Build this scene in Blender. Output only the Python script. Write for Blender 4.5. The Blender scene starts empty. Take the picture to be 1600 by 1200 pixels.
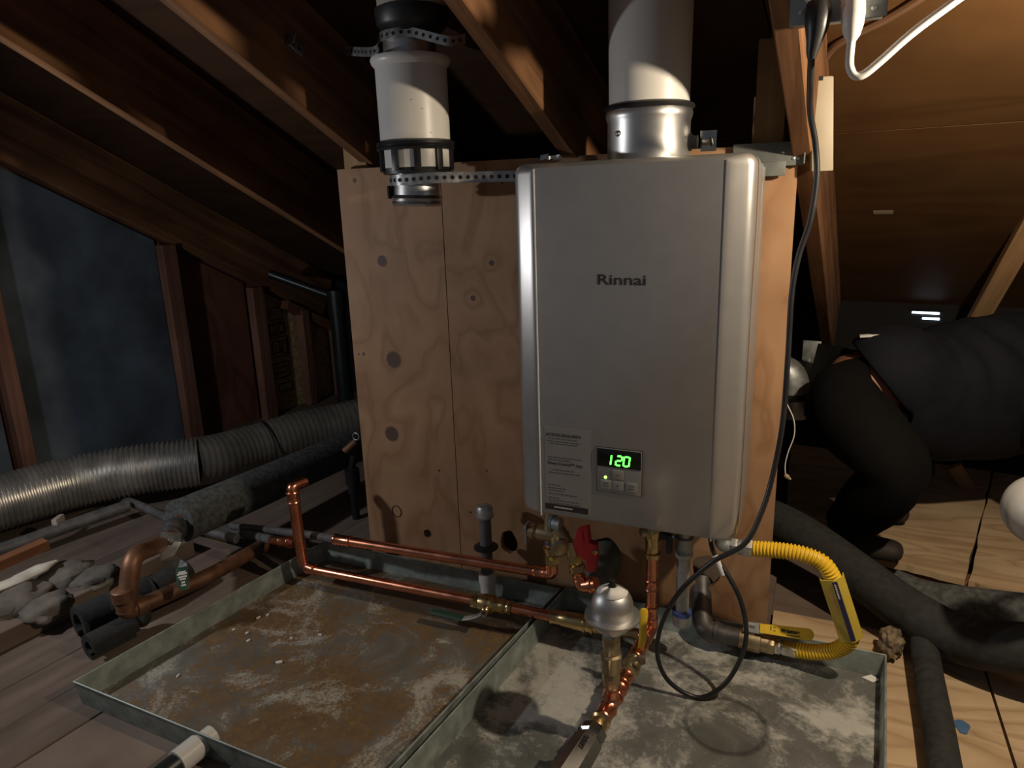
import bpy, bmesh, math, random
from mathutils import Vector as V, Matrix, noise
random.seed(7)
S = bpy.context.scene
COL = S.collection
PI = math.pi

# ------------------------------------------------------------------ camera
FPX, YAW, PITCH, ROLL = 1108.8, -0.4191, 0.2573, 0.0324
CAM = V((0.3611, -1.6684, 1.1022))
_f = V((math.sin(YAW)*math.cos(PITCH), math.cos(YAW)*math.cos(PITCH), -math.sin(PITCH)))
_r = V((math.cos(YAW), -math.sin(YAW), 0)); _d = _f.cross(_r)
RR = math.cos(ROLL)*_r + math.sin(ROLL)*_d
DD = -math.sin(ROLL)*_r + math.cos(ROLL)*_d
cd = bpy.data.cameras.new('camera'); cd.sensor_width = 36; cd.lens = FPX/1600*36; cd.clip_start = .02
cam = bpy.data.objects.new('camera', cd); COL.objects.link(cam)
m = Matrix((RR, -DD, -_f)).transposed().to_4x4(); m.translation = CAM
cam.matrix_world = m
S.camera = cam

# ------------------------------------------------------------------ world, lamps, exposure
w = bpy.data.worlds.new('World'); S.world = w; w.use_nodes = True
w.node_tree.nodes['Background'].inputs[0].default_value = (.75, .82, 1, 1)
w.node_tree.nodes['Background'].inputs[1].default_value = .058
def lamp(name, loc, power, col, rad, spot=None, target=None):
    l = bpy.data.lights.new(name, 'SPOT' if spot else 'POINT'); l.energy = power; l.color = col; l.shadow_soft_size = rad
    o = bpy.data.objects.new(name, l); COL.objects.link(o); o.location = loc
    if spot:
        l.spot_size = spot; l.spot_blend = .8
        o.rotation_euler = (V(target)-V(loc)).to_track_quat('-Z', 'Y').to_euler()
    return o
lamp('hanging_bulb_light', (.82, -.50, 1.31), 39, (1, .83, .62), .02)
lamp('work_light', (-1.72, -1.05, .92), 20, (.95, .96, 1), .03, math.radians(165), (-.9, .2, .6))
S.view_settings.view_transform = 'Standard'; S.view_settings.look = 'None'
S.view_settings.gamma = 1; S.view_settings.use_curve_mapping = False
S.view_settings.exposure = .12

# ------------------------------------------------------------------ helpers: where a photo point lies at a known depth
def ray(u, v): return RR*((u-800)/FPX) + DD*((v-600)/FPX) + _f
def at(u, v, X=None, Y=None, Z=None):
    d = ray(u, v)
    ax, val = (0, X) if X is not None else (1, Y) if Y is not None else (2, Z)
    return CAM + d*((val-CAM[ax])/d[ax])
AZ, SL = .12, math.radians(28.3)
RO = V((-.815, .065, 1.193))
EX = V((math.cos(AZ), -math.sin(AZ), 0)); EH = V((math.sin(AZ), math.cos(AZ), 0)); UP = V((0, 0, 1))
ES = math.cos(SL)*EH - math.sin(SL)*UP; EN = math.sin(SL)*EH + math.cos(SL)*UP
def roof(u, s, h): return RO + u*EX + s*ES + h*EN
def house(u, e, z): q = RO + u*EX + e*EH; return V((q.x, q.y, z))
def onplane(u, v, p0, n):
    d = ray(u, v); return CAM + d*(n.dot(p0-CAM)/n.dot(d))

# ------------------------------------------------------------------ materials
def newmat(name):
    mt = bpy.data.materials.new(name); mt.use_nodes = True
    nt = mt.node_tree; b = nt.nodes['Principled BSDF']
    return mt, nt, b
def nd(nt, t, **k):
    n = nt.nodes.new(t)
    for a, v in k.items(): setattr(n, a, v)
    return n
def ramp(nt, stops):
    r = nd(nt, 'ShaderNodeValToRGB'); e = r.color_ramp.elements
    e[0].position, e[0].color = stops[0][0], (*stops[0][1], 1)
    e[1].position, e[1].color = stops[-1][0], (*stops[-1][1], 1)
    for p, c in stops[1:-1]:
        q = e.new(p); q.color = (*c, 1)
    return r
def bump(nt, b, src, strength, dist=.002):
    bp = nd(nt, 'ShaderNodeBump'); bp.inputs['Strength'].default_value = strength; bp.inputs['Distance'].default_value = dist
    nt.links.new(src, bp.inputs['Height']); nt.links.new(bp.outputs[0], b.inputs['Normal'])
def simple(name, c, rough=.6, metal=0, var=.25, scale=18, bmp=.0, rv=.12, emit=None, spec=.5, coat=0):
    mt, nt, b = newmat(name)
    b.inputs['Roughness'].default_value = rough; b.inputs['Metallic'].default_value = metal
    b.inputs['Specular IOR Level'].default_value = spec; b.inputs['Coat Weight'].default_value = coat
    tc = nd(nt, 'ShaderNodeTexCoord'); nz = nd(nt, 'ShaderNodeTexNoise'); nz.inputs['Scale'].default_value = scale; nz.inputs['Detail'].default_value = 5
    nt.links.new(tc.outputs['Object'], nz.inputs['Vector'])
    lo = tuple(x*(1-var) for x in c); hi = tuple(min(1, x*(1+var)) for x in c)
    r = ramp(nt, [(.3, lo), (.7, hi)]); nt.links.new(nz.outputs['Fac'], r.inputs[0]); nt.links.new(r.outputs[0], b.inputs['Base Color'])
    if rv:
        mr = nd(nt, 'ShaderNodeMapRange'); mr.inputs['To Min'].default_value = max(0, rough-rv); mr.inputs['To Max'].default_value = min(1, rough+rv)
        nt.links.new(nz.outputs['Fac'], mr.inputs['Value']); nt.links.new(mr.outputs[0], b.inputs['Roughness'])
    if bmp: bump(nt, b, nz.outputs['Fac'], bmp)
    if emit:
        b.inputs['Emission Color'].default_value = (*emit[0], 1); b.inputs['Emission Strength'].default_value = emit[1]
    return mt
def wood(name, dark, light, rough=.75, sc=(1.2, 22, 22), spots=.5):
    """sawn lumber: grain runs along the piece's own X axis"""
    mt, nt, b = newmat(name); b.inputs['Roughness'].default_value = rough; b.inputs['Specular IOR Level'].default_value = .25
    tc = nd(nt, 'ShaderNodeTexCoord'); mp = nd(nt, 'ShaderNodeMapping'); mp.inputs['Scale'].default_value = sc
    nt.links.new(tc.outputs['Object'], mp.inputs[0])
    n1 = nd(nt, 'ShaderNodeTexNoise'); n1.inputs['Scale'].default_value = 1.3; n1.inputs['Detail'].default_value = 6; n1.inputs['Distortion'].default_value = .7
    nt.links.new(mp.outputs[0], n1.inputs['Vector'])
    r = ramp(nt, [(.28, dark), (.5, tuple((a+c)/2 for a, c in zip(dark, light))), (.72, light)])
    nt.links.new(n1.outputs['Fac'], r.inputs[0])
    n2 = nd(nt, 'ShaderNodeTexNoise'); n2.inputs['Scale'].default_value = 3.5; n2.inputs['Detail'].default_value = 4
    nt.links.new(tc.outputs['Object'], n2.inputs['Vector'])
    r2 = ramp(nt, [(.35, (spots,)*3), (.62, (1, 1, 1))]); nt.links.new(n2.outputs['Fac'], r2.inputs[0])
    mx = nd(nt, 'ShaderNodeMix', data_type='RGBA', blend_type='MULTIPLY'); mx.inputs[0].default_value = .7
    nt.links.new(r.outputs[0], mx.inputs[6]); nt.links.new(r2.outputs[0], mx.inputs[7]); nt.links.new(mx.outputs[2], b.inputs['Base Color'])
    bump(nt, b, n1.outputs['Fac'], .35, .0015)
    return mt
def plywood(name, cols, knots=(), axes=(0, 2), sc=(2.2, .8), lines=9, rough=.6):
    """rotary-cut veneer: contour bands of a stretched noise, bent round the knots (positions in object space)"""
    mt, nt, b = newmat(name); b.inputs['Roughness'].default_value = rough; b.inputs['Specular IOR Level'].default_value = .3
    L = nt.links.new
    tc = nd(nt, 'ShaderNodeTexCoord'); mp = nd(nt, 'ShaderNodeMapping')
    s3 = [1, 1, 1]; s3[axes[0]] = sc[0]; s3[axes[1]] = sc[1]; mp.inputs['Scale'].default_value = s3
    L(tc.outputs['Object'], mp.inputs[0])
    n1 = nd(nt, 'ShaderNodeTexNoise'); n1.inputs['Scale'].default_value = 2.6; n1.inputs['Detail'].default_value = 3.5; n1.inputs['Roughness'].default_value = .42; n1.inputs['Distortion'].default_value = .5
    L(mp.outputs[0], n1.inputs['Vector'])
    acc = n1.outputs['Fac']; kmask = None
    for kp, kr in knots:
        ds = nd(nt, 'ShaderNodeVectorMath', operation='DISTANCE'); ds.inputs[1].default_value = kp; L(tc.outputs['Object'], ds.inputs[0])
        dv = nd(nt, 'ShaderNodeMath', operation='DIVIDE'); L(ds.outputs['Value'], dv.inputs[0]); dv.inputs[1].default_value = kr
        g = nd(nt, 'ShaderNodeMath', operation='MULTIPLY'); L(dv.outputs[0], g.inputs[0]); L(dv.outputs[0], g.inputs[1]); g0 = nd(nt, 'ShaderNodeMath', operation='MULTIPLY'); L(g.outputs[0], g0.inputs[0]); g0.inputs[1].default_value = .3; g = g0
        e1 = nd(nt, 'ShaderNodeMath', operation='ADD'); L(g.outputs[0], e1.inputs[0]); e1.inputs[1].default_value = 1.5
        e2 = nd(nt, 'ShaderNodeMath', operation='DIVIDE'); e2.inputs[0].default_value = .32; L(e1.outputs[0], e2.inputs[1])
        ad = nd(nt, 'ShaderNodeMath', operation='ADD'); L(acc, ad.inputs[0]); L(e2.outputs[0], ad.inputs[1]); acc = ad.outputs[0]
        mr = nd(nt, 'ShaderNodeMapRange'); mr.inputs['From Min'].default_value = .85; mr.inputs['From Max'].default_value = 1.1
        mr.inputs['To Min'].default_value = 1; mr.inputs['To Max'].default_value = 0; L(dv.outputs[0], mr.inputs['Value'])
        if kmask is None: kmask = mr.outputs[0]
        else:
            mxm = nd(nt, 'ShaderNodeMath', operation='MAXIMUM'); L(kmask, mxm.inputs[0]); L(mr.outputs[0], mxm.inputs[1]); kmask = mxm.outputs[0]
    ml = nd(nt, 'ShaderNodeMath', operation='MULTIPLY'); L(acc, ml.inputs[0]); ml.inputs[1].default_value = lines
    fr = nd(nt, 'ShaderNodeMath', operation='FRACT'); L(ml.outputs[0], fr.inputs[0])
    r = ramp(nt, [(0, cols[1]), (.55, cols[2]), (.9, cols[0]), (1, cols[1])]); L(fr.outputs[0], r.inputs[0])
    n2 = nd(nt, 'ShaderNodeTexNoise'); n2.inputs['Scale'].default_value = 5; n2.inputs['Detail'].default_value = 8; L(tc.outputs['Object'], n2.inputs['Vector'])
    r2 = ramp(nt, [(.3, (.72, .70, .68)), (.65, (1.0, 1.0, 1.0))]); L(n2.outputs['Fac'], r2.inputs[0])
    mx = nd(nt, 'ShaderNodeMix', data_type='RGBA', blend_type='MULTIPLY'); mx.inputs[0].default_value = .85
    L(r.outputs[0], mx.inputs[6]); L(r2.outputs[0], mx.inputs[7]); out = mx.outputs[2]
    if kmask is not None:
        mk = nd(nt, 'ShaderNodeMix', data_type='RGBA'); L(kmask, mk.inputs[0]); L(out, mk.inputs[6]); mk.inputs[7].default_value = (.105, .062, .045, 1); out = mk.outputs[2]
    L(out, b.inputs['Base Color'])
    mp3 = nd(nt, 'ShaderNodeMapping'); s4 = [30, 30, 30]; s4[axes[0]] = 160; s4[axes[1]] = 8; mp3.inputs['Scale'].default_value = s4; L(tc.outputs['Object'], mp3.inputs[0])
    n3 = nd(nt, 'ShaderNodeTexNoise'); n3.inputs['Scale'].default_value = 1; L(mp3.outputs[0], n3.inputs['Vector']); bump(nt, b, n3.outputs['Fac'], .18, .001)
    return mt
def panmat(name, base, stain, pale, bias, rough=.5, ring=None, speck=.75, wid=.07):
    mt, nt, b = newmat(name); L = nt.links.new
    tc = nd(nt, 'ShaderNodeTexCoord')
    def nz(s, d=8, r=.6, dist=0):
        n = nd(nt, 'ShaderNodeTexNoise'); n.inputs['Scale'].default_value = s; n.inputs['Detail'].default_value = d; n.inputs['Roughness'].default_value = r; n.inputs['Distortion'].default_value = dist
        L(tc.outputs['Object'], n.inputs['Vector']); return n.outputs['Fac']
    a = nz(3.2, 10, .68, .4); c = nz(34, 10, .85); e = nz(5.5, 9, .62, 1.2); g = nz(170, 6, .7)
    r0 = ramp(nt, [(.3, tuple(x*.55 for x in base)), (.7, tuple(x*1.25 for x in base))]); L(e, r0.inputs[0])
    ad = nd(nt, 'ShaderNodeMath', operation='MULTIPLY_ADD'); L(c, ad.inputs[0]); ad.inputs[1].default_value = speck; L(a, ad.inputs[2])
    mk = ramp(nt, [(bias-wid, (0, 0, 0)), (bias+wid, (1, 1, 1))]); L(ad.outputs[0], mk.inputs[0])
    r1 = ramp(nt, [(.3, stain[0]), (.68, stain[1])]); L(c, r1.inputs[0])
    mx = nd(nt, 'ShaderNodeMix', data_type='RGBA'); L(mk.outputs[0], mx.inputs[0]); L(r0.outputs[0], mx.inputs[6]); L(r1.outputs[0], mx.inputs[7])
    ad2 = nd(nt, 'ShaderNodeMath', operation='MULTIPLY_ADD'); L(g, ad2.inputs[0]); ad2.inputs[1].default_value = .55; L(e, ad2.inputs[2])
    mk2 = ramp(nt, [(.80, (0, 0, 0)), (.93, (.8, .8, .8))]); L(ad2.outputs[0], mk2.inputs[0])
    mx2 = nd(nt, 'ShaderNodeMix', data_type='RGBA'); L(mk2.outputs[0], mx2.inputs[0]); L(mx.outputs[2], mx2.inputs[6]); mx2.inputs[7].default_value = (*pale, 1)
    L(mx2.outputs[2], b.inputs['Base Color'])
    b.inputs['Metallic'].default_value = .15; b.inputs['Roughness'].default_value = rough
    mr = nd(nt, 'ShaderNodeMapRange'); mr.inputs['To Min'].default_value = rough-.15; mr.inputs['To Max'].default_value = rough+.35; L(a, mr.inputs['Value']); L(mr.outputs[0], b.inputs['Roughness'])
    bump(nt, b, c, .25, .002)
    if ring:
        ds = nd(nt, 'ShaderNodeVectorMath', operation='DISTANCE'); ds.inputs[1].default_value = ring; L(tc.outputs['Object'], ds.inputs[0])
        wob = nd(nt, 'ShaderNodeMath', operation='MULTIPLY_ADD'); L(e, wob.inputs[0]); wob.inputs[1].default_value = .012; L(ds.outputs['Value'], wob.inputs[2])
        rr = ramp(nt, [(0, (1, 1, 1)), (.080, (.82, .82, .82)), (.086, (.42, .42, .42)), (.092, (.5, .5, .5)), (.098, (1, 1, 1))]); L(wob.outputs[0], rr.inputs[0])
        mm = nd(nt, 'ShaderNodeMix', data_type='RGBA', blend_type='MULTIPLY'); mm.inputs[0].default_value = 1; L(mx2.outputs[2], mm.inputs[6]); L(rr.outputs[0], mm.inputs[7]); L(mm.outputs[2], b.inputs['Base Color'])
    return mt
M = {}
M['rafter'] = wood('rafter lumber', (.10, .042, .018), (.29, .14, .062))
M['stud'] = wood('stud lumber', (.30, .165, .075), (.52, .33, .17), spots=.75)
M['oldstud'] = wood('old reddish lumber', (.16, .075, .05), (.30, .145, .095))
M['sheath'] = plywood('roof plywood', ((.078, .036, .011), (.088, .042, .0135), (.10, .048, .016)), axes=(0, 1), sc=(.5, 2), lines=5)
M['sheathdim'] = plywood('dimmed roof plywood', ((.040, .018, .008), (.048, .022, .010), (.056, .026, .012)), axes=(0, 1), sc=(.5, 2), lines=5)  # shade put into the colour: same plywood toned down for left and middle bays
M['floorply'] = plywood('floor plywood', ((.44, .30, .17), (.55, .39, .23), (.63, .47, .29)), axes=(0, 1), sc=(.5, 2.2), lines=9)
M['olddeck'] = wood('dusty old deck', (.13, .095, .073), (.24, .18, .14), rough=.9, sc=(1, 9, 9))
M['dusty'] = simple('dusty plywood', (.22, .165, .125), .9, 0, .3, 5, .15)
M['blue'] = simple('dark blue insulation board', (.10, .125, .150), .85, 0, .5, 4)
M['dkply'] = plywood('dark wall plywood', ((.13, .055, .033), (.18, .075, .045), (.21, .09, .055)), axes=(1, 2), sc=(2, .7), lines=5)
M['osb'] = simple('wall strand board', (.48, .34, .17), .8, 0, .45, 40, .3)
M['ink'] = simple('black ink print', (.02, .017, .015), .7, 0, .1)
M['blackwall'] = simple('near black', (.006, .0055, .0055), .95, 0, .3, 10)  # one flat near-black tone for eave wall, roof backing and louvers
M['silver'] = simple('silver paint', (.41, .395, .375), .33, .62, .03, 30, 0, .02, coat=.15)
M['silverdark'] = simple('silver case', (.33, .33, .33), .42, .6, .05, 30)
M['trimwhite'] = simple('pale trim line', (.75, .75, .72), .4, .1, .05)
M['logo'] = simple('charcoal lettering', (.03, .03, .032), .9, 0, .02, spec=.1)
M['sticker'] = simple('grey sticker', (.33, .325, .31), .5, .15, .04)
M['stickertxt'] = simple('sticker print', (.06, .055, .05), .6, 0, .05)
M['stickerbar'] = simple('sticker dark bar', (.03, .02, .018), .5, 0, .05)
M['palelett'] = simple('pale lettering', (.55, .53, .5), .6, 0, .05)
M['screen'] = simple('display glass', (.008, .010, .008), .12, 0, .05)
M['keys'] = simple('keypad grey', (.30, .295, .285), .4, .5, .04)
M['seg'] = simple('green segments', (.02, .3, .02), .4, 0, 0, emit=((.10, 1, .08), 3.2))
M['led'] = simple('green lamp', (.1, .4, .02), .4, 0, 0, emit=((.35, 1, .12), 3.5))
M['pvc'] = simple('white plastic pipe', (.68, .66, .61), .38, 0, .05, 9, .02)
M['pvcbrown'] = simple('brown toned white plastic', (.45, .40, .33), .45, 0, .15, 9)  # brown shade on the white upper vent pipe is put into its colour
M['rubber'] = simple('black rubber', (.012, .012, .013), .45, 0, .2)
M['blackpl'] = simple('black plastic', (.016, .016, .017), .38, 0, .15)
M['steel'] = simple('brushed stainless', (.60, .59, .57), .38, 1, .04, 40, .01, .03)
M['matsteel'] = simple('matte stainless', (.58, .57, .55), .46, 1, .04, 40, .01, .03)
M['darkchrome'] = simple('dark plated steel', (.36, .35, .33), .22, 1, .1, 40)
M['chrome'] = simple('bright steel', (.62, .61, .58), .18, 1, .08, 60)
M['galv'] = simple('galvanised steel', (.42, .44, .43), .48, .75, .25, 45, .05)
M['strap'] = simple('zinc strap', (.46, .46, .45), .38, .9, .2, 60)
M['bracket'] = simple('grey green bracket steel', (.17, .18, .165), .5, .5, .15)
M['hole'] = simple('punched hole dark', (.01, .009, .008), .9, 0, 0)
M['copper'] = simple('bright copper', (.72, .29, .17), .27, 1, .12, 30)
M['oldcopper'] = simple('tarnished copper', (.21, .105, .058), .5, .55, .3, 22, .05)
M['brass'] = simple('brass', (.58, .42, .20), .28, 1, .15, 40)
M['dullbrass'] = simple('dull brass', (.42, .33, .20), .4, .9, .2, 40)
M['red'] = simple('red handle', (.42, .018, .022), .42, 0, .1)
M['yellow'] = simple('yellow coating', (.80, .52, .03), .42, 0, .08)
M['tagyellow'] = simple('yellow tag', (.62, .47, .06), .45, 0, .12)
M['tagblue'] = simple('navy print', (.02, .02, .075), .5, 0, .05)
M['green'] = simple('green handle grip', (.015, .05, .028), .5, 0, .15)
M['blackcap'] = simple('black cap', (.01, .01, .011), .35, 0, .1)
M['foam'] = simple('black foam insulation', (.021, .021, .019), .88, 0, .4, 60, .5)
M['foamgrey'] = simple('dusty grey foam', (.07, .074, .07), .9, 0, .5, 70, .7)
M['foamgreen'] = simple('grey green foam', (.13, .14, .115), .9, 0, .3, 40, .4)
M['foil'] = simple('foil duct', (.50, .48, .44), .36, .85, .15, 20, .06)
M['sleeve'] = simple('grey duct sleeve', (.22, .20, .165), .5, .45, .2, 16, .15)
M['greypipe'] = simple('grey old pipe', (.13, .125, .12), .6, .3, .35, 25)
M['abs'] = simple('black drain pipe', (.012, .017, .016), .35, 0, .2)
M['ironpipe'] = simple('dark iron', (.12, .115, .11), .5, .7, .25, 40, .1)
M['teflon'] = simple('blue sealant', (.10, .27, .42), .6, 0, .3)
M['blueband'] = simple('blue band', (.05, .08, .25), .5, 0, .2)
M['paper'] = simple('white paper', (.72, .70, .66), .8, 0, .08)
M['cream'] = simple('cream plastic', (.30, .25, .17), .55, 0, .08)
M['whitecord'] = simple('white vinyl', (.68, .66, .62), .42, 0, .05)
M['browncord'] = simple('brown vinyl', (.14, .075, .04), .55, 0, .1)
M['boxsteel'] = simple('outlet box steel', (.34, .37, .36), .42, .7, .12)
M['skin'] = simple('skin', (.36, .17, .10), .55, 0, .1)
M['trousers'] = simple('black work trousers', (.0035, .0033, .003), .9, 0, .3, 30, .2, spec=.15)
M['shirt'] = simple('navy shirt', (.0075, .0082, .0125), .85, 0, .2, 22, .2, spec=.2)
M['shoe'] = simple('dark shoe', (.03, .022, .016), .7, 0, .2)
M['hair'] = simple('dark hair', (.012, .009, .007), .6, 0, .3, 60)
M['globe'] = simple('frosted globe', (.36, .36, .34), .35, 0, .03)
M['daylight'] = simple('daylight', (.5, .5, .5), .5, 0, 0, emit=((.72, .86, 1), 4))
M['plaster'] = simple('crumbled plaster', (.15, .13, .105), .95, 0, .4, 16, .8)
M['paleinsul'] = simple('pale batt', (.50, .46, .38), .95, 0, .3, 14, .6)
M['batt'] = simple('brown batt', (.20, .15, .09), .95, 0, .5, 50, .9)
M['orangewood'] = wood('orange brown wood', (.16, .062, .028), (.26, .11, .05))
M['panrust'] = panmat('rusted galvanised pan', (.19, .185, .16), ((.085, .045, .017), (.24, .15, .065)), (.46, .44, .37), .84)
M['pangrey'] = panmat('stained galvanised pan', (.165, .172, .155), ((.40, .40, .36), (.56, .55, .49)), (.48, .46, .42), .69, speck=.34, wid=.05, ring=tuple(at(1133, 1132, Z=.003)-V((.1255, -.4615, 0))))
M['panrim'] = simple('galvanised rim', (.30, .34, .31), .5, .35, .3, 30, .1)
M['bluepaint'] = simple('blue paint', (.06, .13, .25), .7, 0, .1)
M['redprint'] = simple('faded red print', (.42, .20, .15), .6, 0, .15)

# ------------------------------------------------------------------ mesh building
class MB:
    def __init__(s): s.v = []; s.f = []
    def add(s, vs, fs):
        o = len(s.v); s.v += [V(p) for p in vs]; s.f += [tuple(i+o for i in f) for f in fs]; return s
    def hexa(s, c):   # eight corners: bottom ring, top ring
        return s.add(c, [(3, 2, 1, 0), (4, 5, 6, 7), (0, 1, 5, 4), (1, 2, 6, 5), (2, 3, 7, 6), (3, 0, 4, 7)])
    def box(s, a, b):
        (x0, y0, z0), (x1, y1, z1) = a, b
        return s.hexa([(x0, y0, z0), (x1, y0, z0), (x1, y1, z0), (x0, y1, z0), (x0, y0, z1), (x1, y0, z1), (x1, y1, z1), (x0, y1, z1)])
    def obox(s, c, ax, ay, az, sx, sy, sz):   # oriented box, full sizes
        c = V(c); ax, ay, az = V(ax).normalized()*sx/2, V(ay).normalized()*sy/2, V(az).normalized()*sz/2
        return s.hexa([c-ax-ay-az, c+ax-ay-az, c+ax+ay-az, c-ax+ay-az, c-ax-ay+az, c+ax-ay+az, c+ax+ay+az, c-ax+ay+az])
    def tube(s, path, rad, seg=16, cap=True, squash=None):
        path = [V(p) for p in path]; n = len(path)
        rad = rad if isinstance(rad, (list, tuple)) else [rad]*n
        t0 = (path[1]-path[0]).normalized()
        a = t0.cross(V((0, 0, 1)));
        if a.length < .1: a = t0.cross(V((1, 0, 0)))
        a.normalize(); vs = []; prev = t0
        for i in range(n):
            t = (path[min(i+1, n-1)]-path[max(i-1, 0)])
            t = t.normalized() if t.length > 1e-9 else prev
            q = prev.rotation_difference(t); a = (q @ a); a = (a - t*a.dot(t)).normalized(); b = t.cross(a); prev = t
            for k in range(seg):
                an = 2*PI*k/seg; ca, sa = math.cos(an), math.sin(an)
                if squash: sa *= squash
                vs.append(path[i] + (a*ca+b*sa)*rad[i])
        fs = [(i*seg+k, i*seg+(k+1) % seg, (i+1)*seg+(k+1) % seg, (i+1)*seg+k) for i in range(n-1) for k in range(seg)]
        if cap: fs += [tuple(range(seg))[::-1], tuple((n-1)*seg+k for k in range(seg))]
        return s.add(vs, fs)
    def lathe(s, p, ax, prof, seg=24, cap=True, rot=0):
        p, ax = V(p), V(ax).normalized()
        a = ax.cross(V((0, 1, 0)));
        if a.length < .1: a = ax.cross(V((1, 0, 0)))
        a.normalize(); b = ax.cross(a); vs = []
        for d, r in prof:
            for k in range(seg):
                an = 2*PI*k/seg+rot; vs.append(p+ax*d+(a*math.cos(an)+b*math.sin(an))*r)
        n = len(prof)
        fs = [(i*seg+k, i*seg+(k+1) % seg, (i+1)*seg+(k+1) % seg, (i+1)*seg+k) for i in range(n-1) for k in range(seg)]
        if cap: fs += [tuple(range(seg))[::-1], tuple((n-1)*seg+k for k in range(seg))]
        return s.add(vs, fs)
    def rod(s, a, b, r, seg=16): a, b = V(a), V(b); return s.lathe(a, b-a, [(0, r), ((b-a).length, r)], seg)
    def prism(s, pts, dirv):    # planar polygon pushed along dirv
        n = len(pts); d = V(dirv); pts = [V(p) for p in pts]
        return s.add(pts+[p+d for p in pts], [tuple(range(n))[::-1], tuple(range(n, 2*n))]+[(i, (i+1) % n, n+(i+1) % n, n+i) for i in range(n)])
def cr(pts, n=8):
    """smooth curve through points"""
    pts = [V(p) for p in pts]; q = [2*pts[0]-pts[1]]+pts+[2*pts[-1]-pts[-2]]; out = []
    for i in range(1, len(q)-2):
        for k in range(n):
            t = k/n; a, b, c, d = q[i-1], q[i], q[i+1], q[i+2]
            out.append(.5*((2*b)+(c-a)*t+(2*a-5*b+4*c-d)*t*t+(3*b-a-3*c+d)*t**3))
    return out+[pts[-1]]
def bend(pts, rad, n=6):
    """straight runs with rounded corners"""
    pts = [V(p) for p in pts]; out = [pts[0]]
    for i in range(1, len(pts)-1):
        a, b, c = pts[i-1], pts[i], pts[i+1]; r = min(rad, (a-b).length*.49, (c-b).length*.49)
        p0 = b+(a-b).normalized()*r; p1 = b+(c-b).normalized()*r
        out += [(1-t)**2*p0+2*t*(1-t)*b+t*t*p1 for t in [k/n for k in range(n+1)]]
    return out+[pts[-1]]
def resample(path, step):
    out = [path[0]]; left = step
    for a, b in zip(path, path[1:]):
        L = (b-a).length; d = left
        while d <= L: out.append(a+(b-a)*(d/L)); d += step
        left = d-L
    return out
def wpos(o):
    p = V((0, 0, 0))
    while o is not None: p += o.matrix_basis.translation; o = o.parent
    return p
def finish(me, mat, smooth=40):
    bm = bmesh.new(); bm.from_mesh(me); bmesh.ops.recalc_face_normals(bm, faces=bm.faces); bm.to_mesh(me); bm.free()
    if mat: me.materials.append(M[mat])
    if smooth:
        for p in me.polygons: p.use_smooth = True
        me.set_sharp_from_angle(angle=math.radians(smooth))
def tag(o, label=None, cat=None, group=None, kind=None):
    if label: o['label'] = label
    if cat: o['category'] = cat
    if group: o['group'] = group
    if kind: o['kind'] = kind
    return o
def thing(name, label, cat, loc, group=None):
    o = bpy.data.objects.new(name, None); COL.objects.link(o); o.location = loc; o.empty_display_size = .05
    return tag(o, label, cat, group)
def part(name, mb, mat, parent=None, label=None, smooth=40, bevel=0, origin=None, cat=None, group=None, kind=None):
    """mesh given in world coordinates; becomes a child of parent (pure translation) or a top-level object at its own base"""
    if parent is not None: o0 = wpos(parent)
    elif origin is not None: o0 = V(origin)
    else:
        o0 = sum(mb.v, V())/len(mb.v); o0 = V((o0.x, o0.y, min(v.z for v in mb.v)))
    me = bpy.data.meshes.new(name); me.from_pydata([v-o0 for v in mb.v], [], mb.f); finish(me, mat, smooth)
    if bevel:
        bm = bmesh.new(); bm.from_mesh(me)
        es = [e for e in bm.edges if len(e.link_faces) == 2 and e.calc_face_angle(0) > .6]
        bmesh.ops.bevel(bm, geom=es, offset=bevel, segments=2, affect='EDGES', profile=.6, clamp_overlap=True); bm.to_mesh(me); bm.free()
        for p in me.polygons: p.use_smooth = True
        me.set_sharp_from_angle(angle=math.radians(50))
    o = bpy.data.objects.new(name, me); COL.objects.link(o)
    if parent is not None: o.parent = parent
    else: o.location = o0
    return tag(o, label, cat, group, kind)
def beam(name, p0, p1, w, h, up, mat, parent=None, label=None, bevel=.002, cat=None, group=None, kind=None, wob=0):
    """sawn board from p0 to p1 (axis at the middle of its lower face); local X runs along it"""
    p0, p1 = V(p0), V(p1); x = (p1-p0); L = x.length; x.normalize(); y = V(up).cross(x).normalized(); z = x.cross(y)
    n = 1 if not wob else 12
    vs = []
    for i in range(n+1):
        t = L*i/n; j = lambda: random.uniform(-wob, wob)
        vs += [(t, -w/2+j(), j()), (t, w/2+j(), j()), (t, w/2, h), (t, -w/2, h)]
    fs = [(0, 1, 2, 3), tuple(4*n+k for k in (3, 2, 1, 0))]
    fs += [(4*i+k, 4*i+4+k, 4*i+4+(k+1) % 4, 4*i+(k+1) % 4) for i in range(n) for k in range(4)]
    me = bpy.data.meshes.new(name); me.from_pydata(vs, [], fs); finish(me, mat, 0)
    if bevel:
        bm = bmesh.new(); bm.from_mesh(me); es = [e for e in bm.edges if e.calc_face_angle(0) > .8]
        bmesh.ops.bevel(bm, geom=es, offset=bevel, segments=1, affect='EDGES'); bm.to_mesh(me); bm.free()
    o = bpy.data.objects.new(name, me); COL.objects.link(o)
    mt = Matrix((x, y, z)).transposed().to_4x4(); mt.translation = p0 - (wpos(parent) if parent else V())
    if parent: o.parent = parent
    o.matrix_basis = mt
    return tag(o, label, cat, group, kind)
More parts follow.
